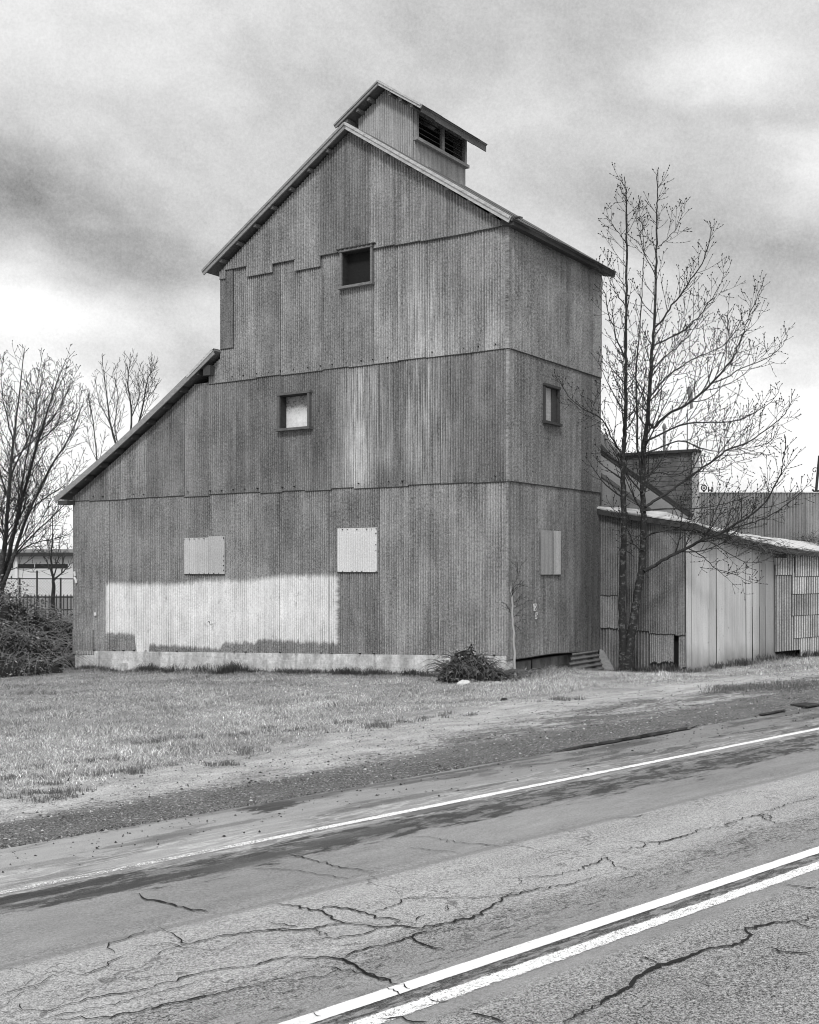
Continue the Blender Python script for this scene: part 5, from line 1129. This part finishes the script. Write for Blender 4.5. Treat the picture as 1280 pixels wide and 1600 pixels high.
tone = rg.uniform(.45, 1.25, n)*(1-.55*nw)*(.55+.85*fbm(a_, d_, .9, 41))*(1-.25*sst(3, 12, d_-e_)); tone = np.where(rg.random(n) < .22, tone*1.45, tone)
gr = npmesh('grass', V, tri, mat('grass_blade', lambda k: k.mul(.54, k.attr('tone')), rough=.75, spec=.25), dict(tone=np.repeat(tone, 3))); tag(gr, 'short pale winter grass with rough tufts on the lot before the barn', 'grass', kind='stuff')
print('blades', n)
# weeds clumped against the foundation
rn = random.Random(77); mb = MB(); tn = []
def tuft_(x, y, n_, h, mbx, w0=.006, sp=.08):
    z = GZ(x, y)
    for i in range(n_):
        an = rn.uniform(0, 6.28); o = Vector((math.cos(an), math.sin(an), 0)); b = Vector((x+rn.gauss(0, sp), y+rn.gauss(0, sp*.7), z)); hh = h*rn.uniform(.4, 1.15); w_ = o.cross(Vector((0, 0, 1)))*w0
        i0 = len(mbx.v); m_ = b+o*hh*.2+Vector((0, 0, hh*.65)); t = b+o*hh*rn.uniform(.4, .9)+Vector((0, 0, hh*.85)); mbx.v += [tuple(b-w_), tuple(b+w_), tuple(m_+w_*.7), tuple(m_-w_*.7), tuple(t)]
        mbx.f += [(i0, i0+1, i0+2, i0+3), (i0+3, i0+2, i0+4)]
for i in range(120):
    u = rn.uniform(SL, -1.6); 
    if mnoise.noise(Vector((u*.9, 0, 0))) < -.12: continue
    p = Vector((BX, BY))+UX*u+VX*(-rn.uniform(.08, .45)); tuft_(p.x, p.y, 24, rn.uniform(.08, .22)*(1.5 if abs(u+9.3) < .7 or abs(u+11.3) < .5 else 1), mb)
for c_, n_, hh_ in ((150, 8, .2), (245, 10, .22), (262, 6, .18), (365, 16, .36), (385, 8, .2), (560, 7, .22), (600, 8, .16), (500, 8, .16), (660, 10, .18), (470, 6, .16)):
    for i in range(n_):
        p = Vector((BX, BY))+UX*(uF(c_, 1045)+rn.gauss(0, .22))+VX*(-rn.uniform(.1, .5)); tuft_(p.x, p.y, 40, hh_*rn.uniform(.6, 1.1), mb, .005, .10)
for i in range(46):
    k_ = rn.uniform(-.1, 6.5); p = P1+KD*k_+KN*rn.uniform(.05, .35); tuft_(p.x, p.y, 20, rn.uniform(.10, .26), mb)
for i in range(34):
    u = rn.uniform(.3, 2.2); p = Vector((BX, BY))+UX*u+VX*(YS-rn.uniform(.1, .6)); tuft_(p.x, p.y, 24, rn.uniform(.12, .28), mb)
o = mb.build('wall_weeds', mat('weed_blade', .075, rough=.8)); tag(o, 'darker unkempt weeds fringing the barn foundation and shed', 'weeds', kind='stuff')
# dark tufts out in the lot and gravel chips
mb = MB()
for px, py in ((100,1235),(60,1200),(470,1120),(590,1115),(30,1225),(200,1195),(240,1130),(380,1160),(340,1190),(540,1105),(600,1118),(860,1080),(900,1078),(1130,1078),(450,1122),(120,1240),(80,1232),(230,1195),(360,1128),(20,1180),(150,1165),(290,1150),(420,1105),(700,1100),(660,1108)):
    a0, d0 = RP(px, py)
    for i in range(6):
        X, Y = xy(a0+rn.gauss(0, .22), d0+rn.gauss(0, .14)); tuft_(X, Y, 34, rn.uniform(.035, .095), mb, .0028, .05)
for i in range(90):
    a0, d0 = RP(rn.uniform(1120, 1290), rn.gauss(1070, 4)); X, Y = xy(a0, d0); tuft_(X, Y, 40, rn.uniform(.03, .085), mb, .004, .16)
o = mb.build('lot_weeds', mat('tuft_blade', .15, rough=.8)); tag(o, 'scattered darker tufts in the grass of the lot', 'weeds', kind='stuff')
mb = MB(); tn = []
for i in range(12000):
    a0 = rn.uniform(1, 24); d0 = rn.triangular(7.7, 13.5, 9.6); r_ = rn.uniform(.003, .008)+.012*rn.random()**5; z = float(gz_ad(a0, d0)) if d0 > 8.85 else float(road_z(a0)); X, Y = xy(a0, d0)
    c = Vector((X, Y, z+r_*.3)); i0 = len(mb.v); j = [Vector((rn.uniform(.6, 1.3), 0, 0)).x*r_ for _ in range(6)]
    mb.v += [tuple(c+Vector((j[0], 0, 0))), tuple(c+Vector((0, j[1], 0))), tuple(c-Vector((j[2], 0, 0))), tuple(c-Vector((0, j[3], 0))), tuple(c+Vector((0, 0, j[4]*.8)))]
    t_ = rn.choice((.15, .3, .9, 1.6, 2.4)) if d0 > 8.85 else rn.choice((.12, .15, .3, 1.5))
    for q in ((0, 1, 4), (1, 2, 4), (2, 3, 4), (3, 0, 4)): mb.f.append(tuple(i0+x for x in q)); tn.append(t_)
mb.fa = dict(tone=tn); o = mb.build('gravel', mat('gravel_chip', lambda k: k.mul(.22, k.attr('tone')))); tag(o, 'loose gravel chips strewn over the road shoulder', 'gravel', kind='stuff')
def rock(px, py, r, tone, label, lz=.6):
    a0, d0 = RP(px, py); X, Y = xy(a0, d0); X, Y = (px-640)/F*r[1], r[1]; z = GZ(X, Y); mb = MB(); n1, n2 = 9, 6
    for a in range(n2):
        for c in range(n1):
            f = -.3+(math.pi/2+.3)*a/(n2-1); t = 2*math.pi*c/n1; q = r[0]*(1+.25*mnoise.noise(Vector((c*.9, a*.8, px))))
            mb.v.append((q*math.cos(f)*math.cos(t), q*.8*math.cos(f)*math.sin(t), q*lz*math.sin(f)+.0))
    for a in range(n2-1):
        for c in range(n1): mb.f.append((a*n1+c, a*n1+(c+1) % n1, (a+1)*n1+(c+1) % n1, (a+1)*n1+c))
    mb.f.append(tuple((n2-1)*n1+c for c in range(n1)))
    o = mb.build('rock', mat('rock_stone', lambda k: k.mul(tone, k.add(.6, k.noise(k.obj(), 18, 4, .7))))); o.location = (X, Y, z); tag(o, label, 'rock', 'stones')
rock(725, 1070, (.15, 23.8), .55, 'pale broken rock in front of the vine heap'); rock(777, 1069, (.09, 23.6), .35, 'smaller pale stone right of the vine heap'); rock(788, 1095, (.07, 19.6), .03, 'small black stone at the edge of the grass')
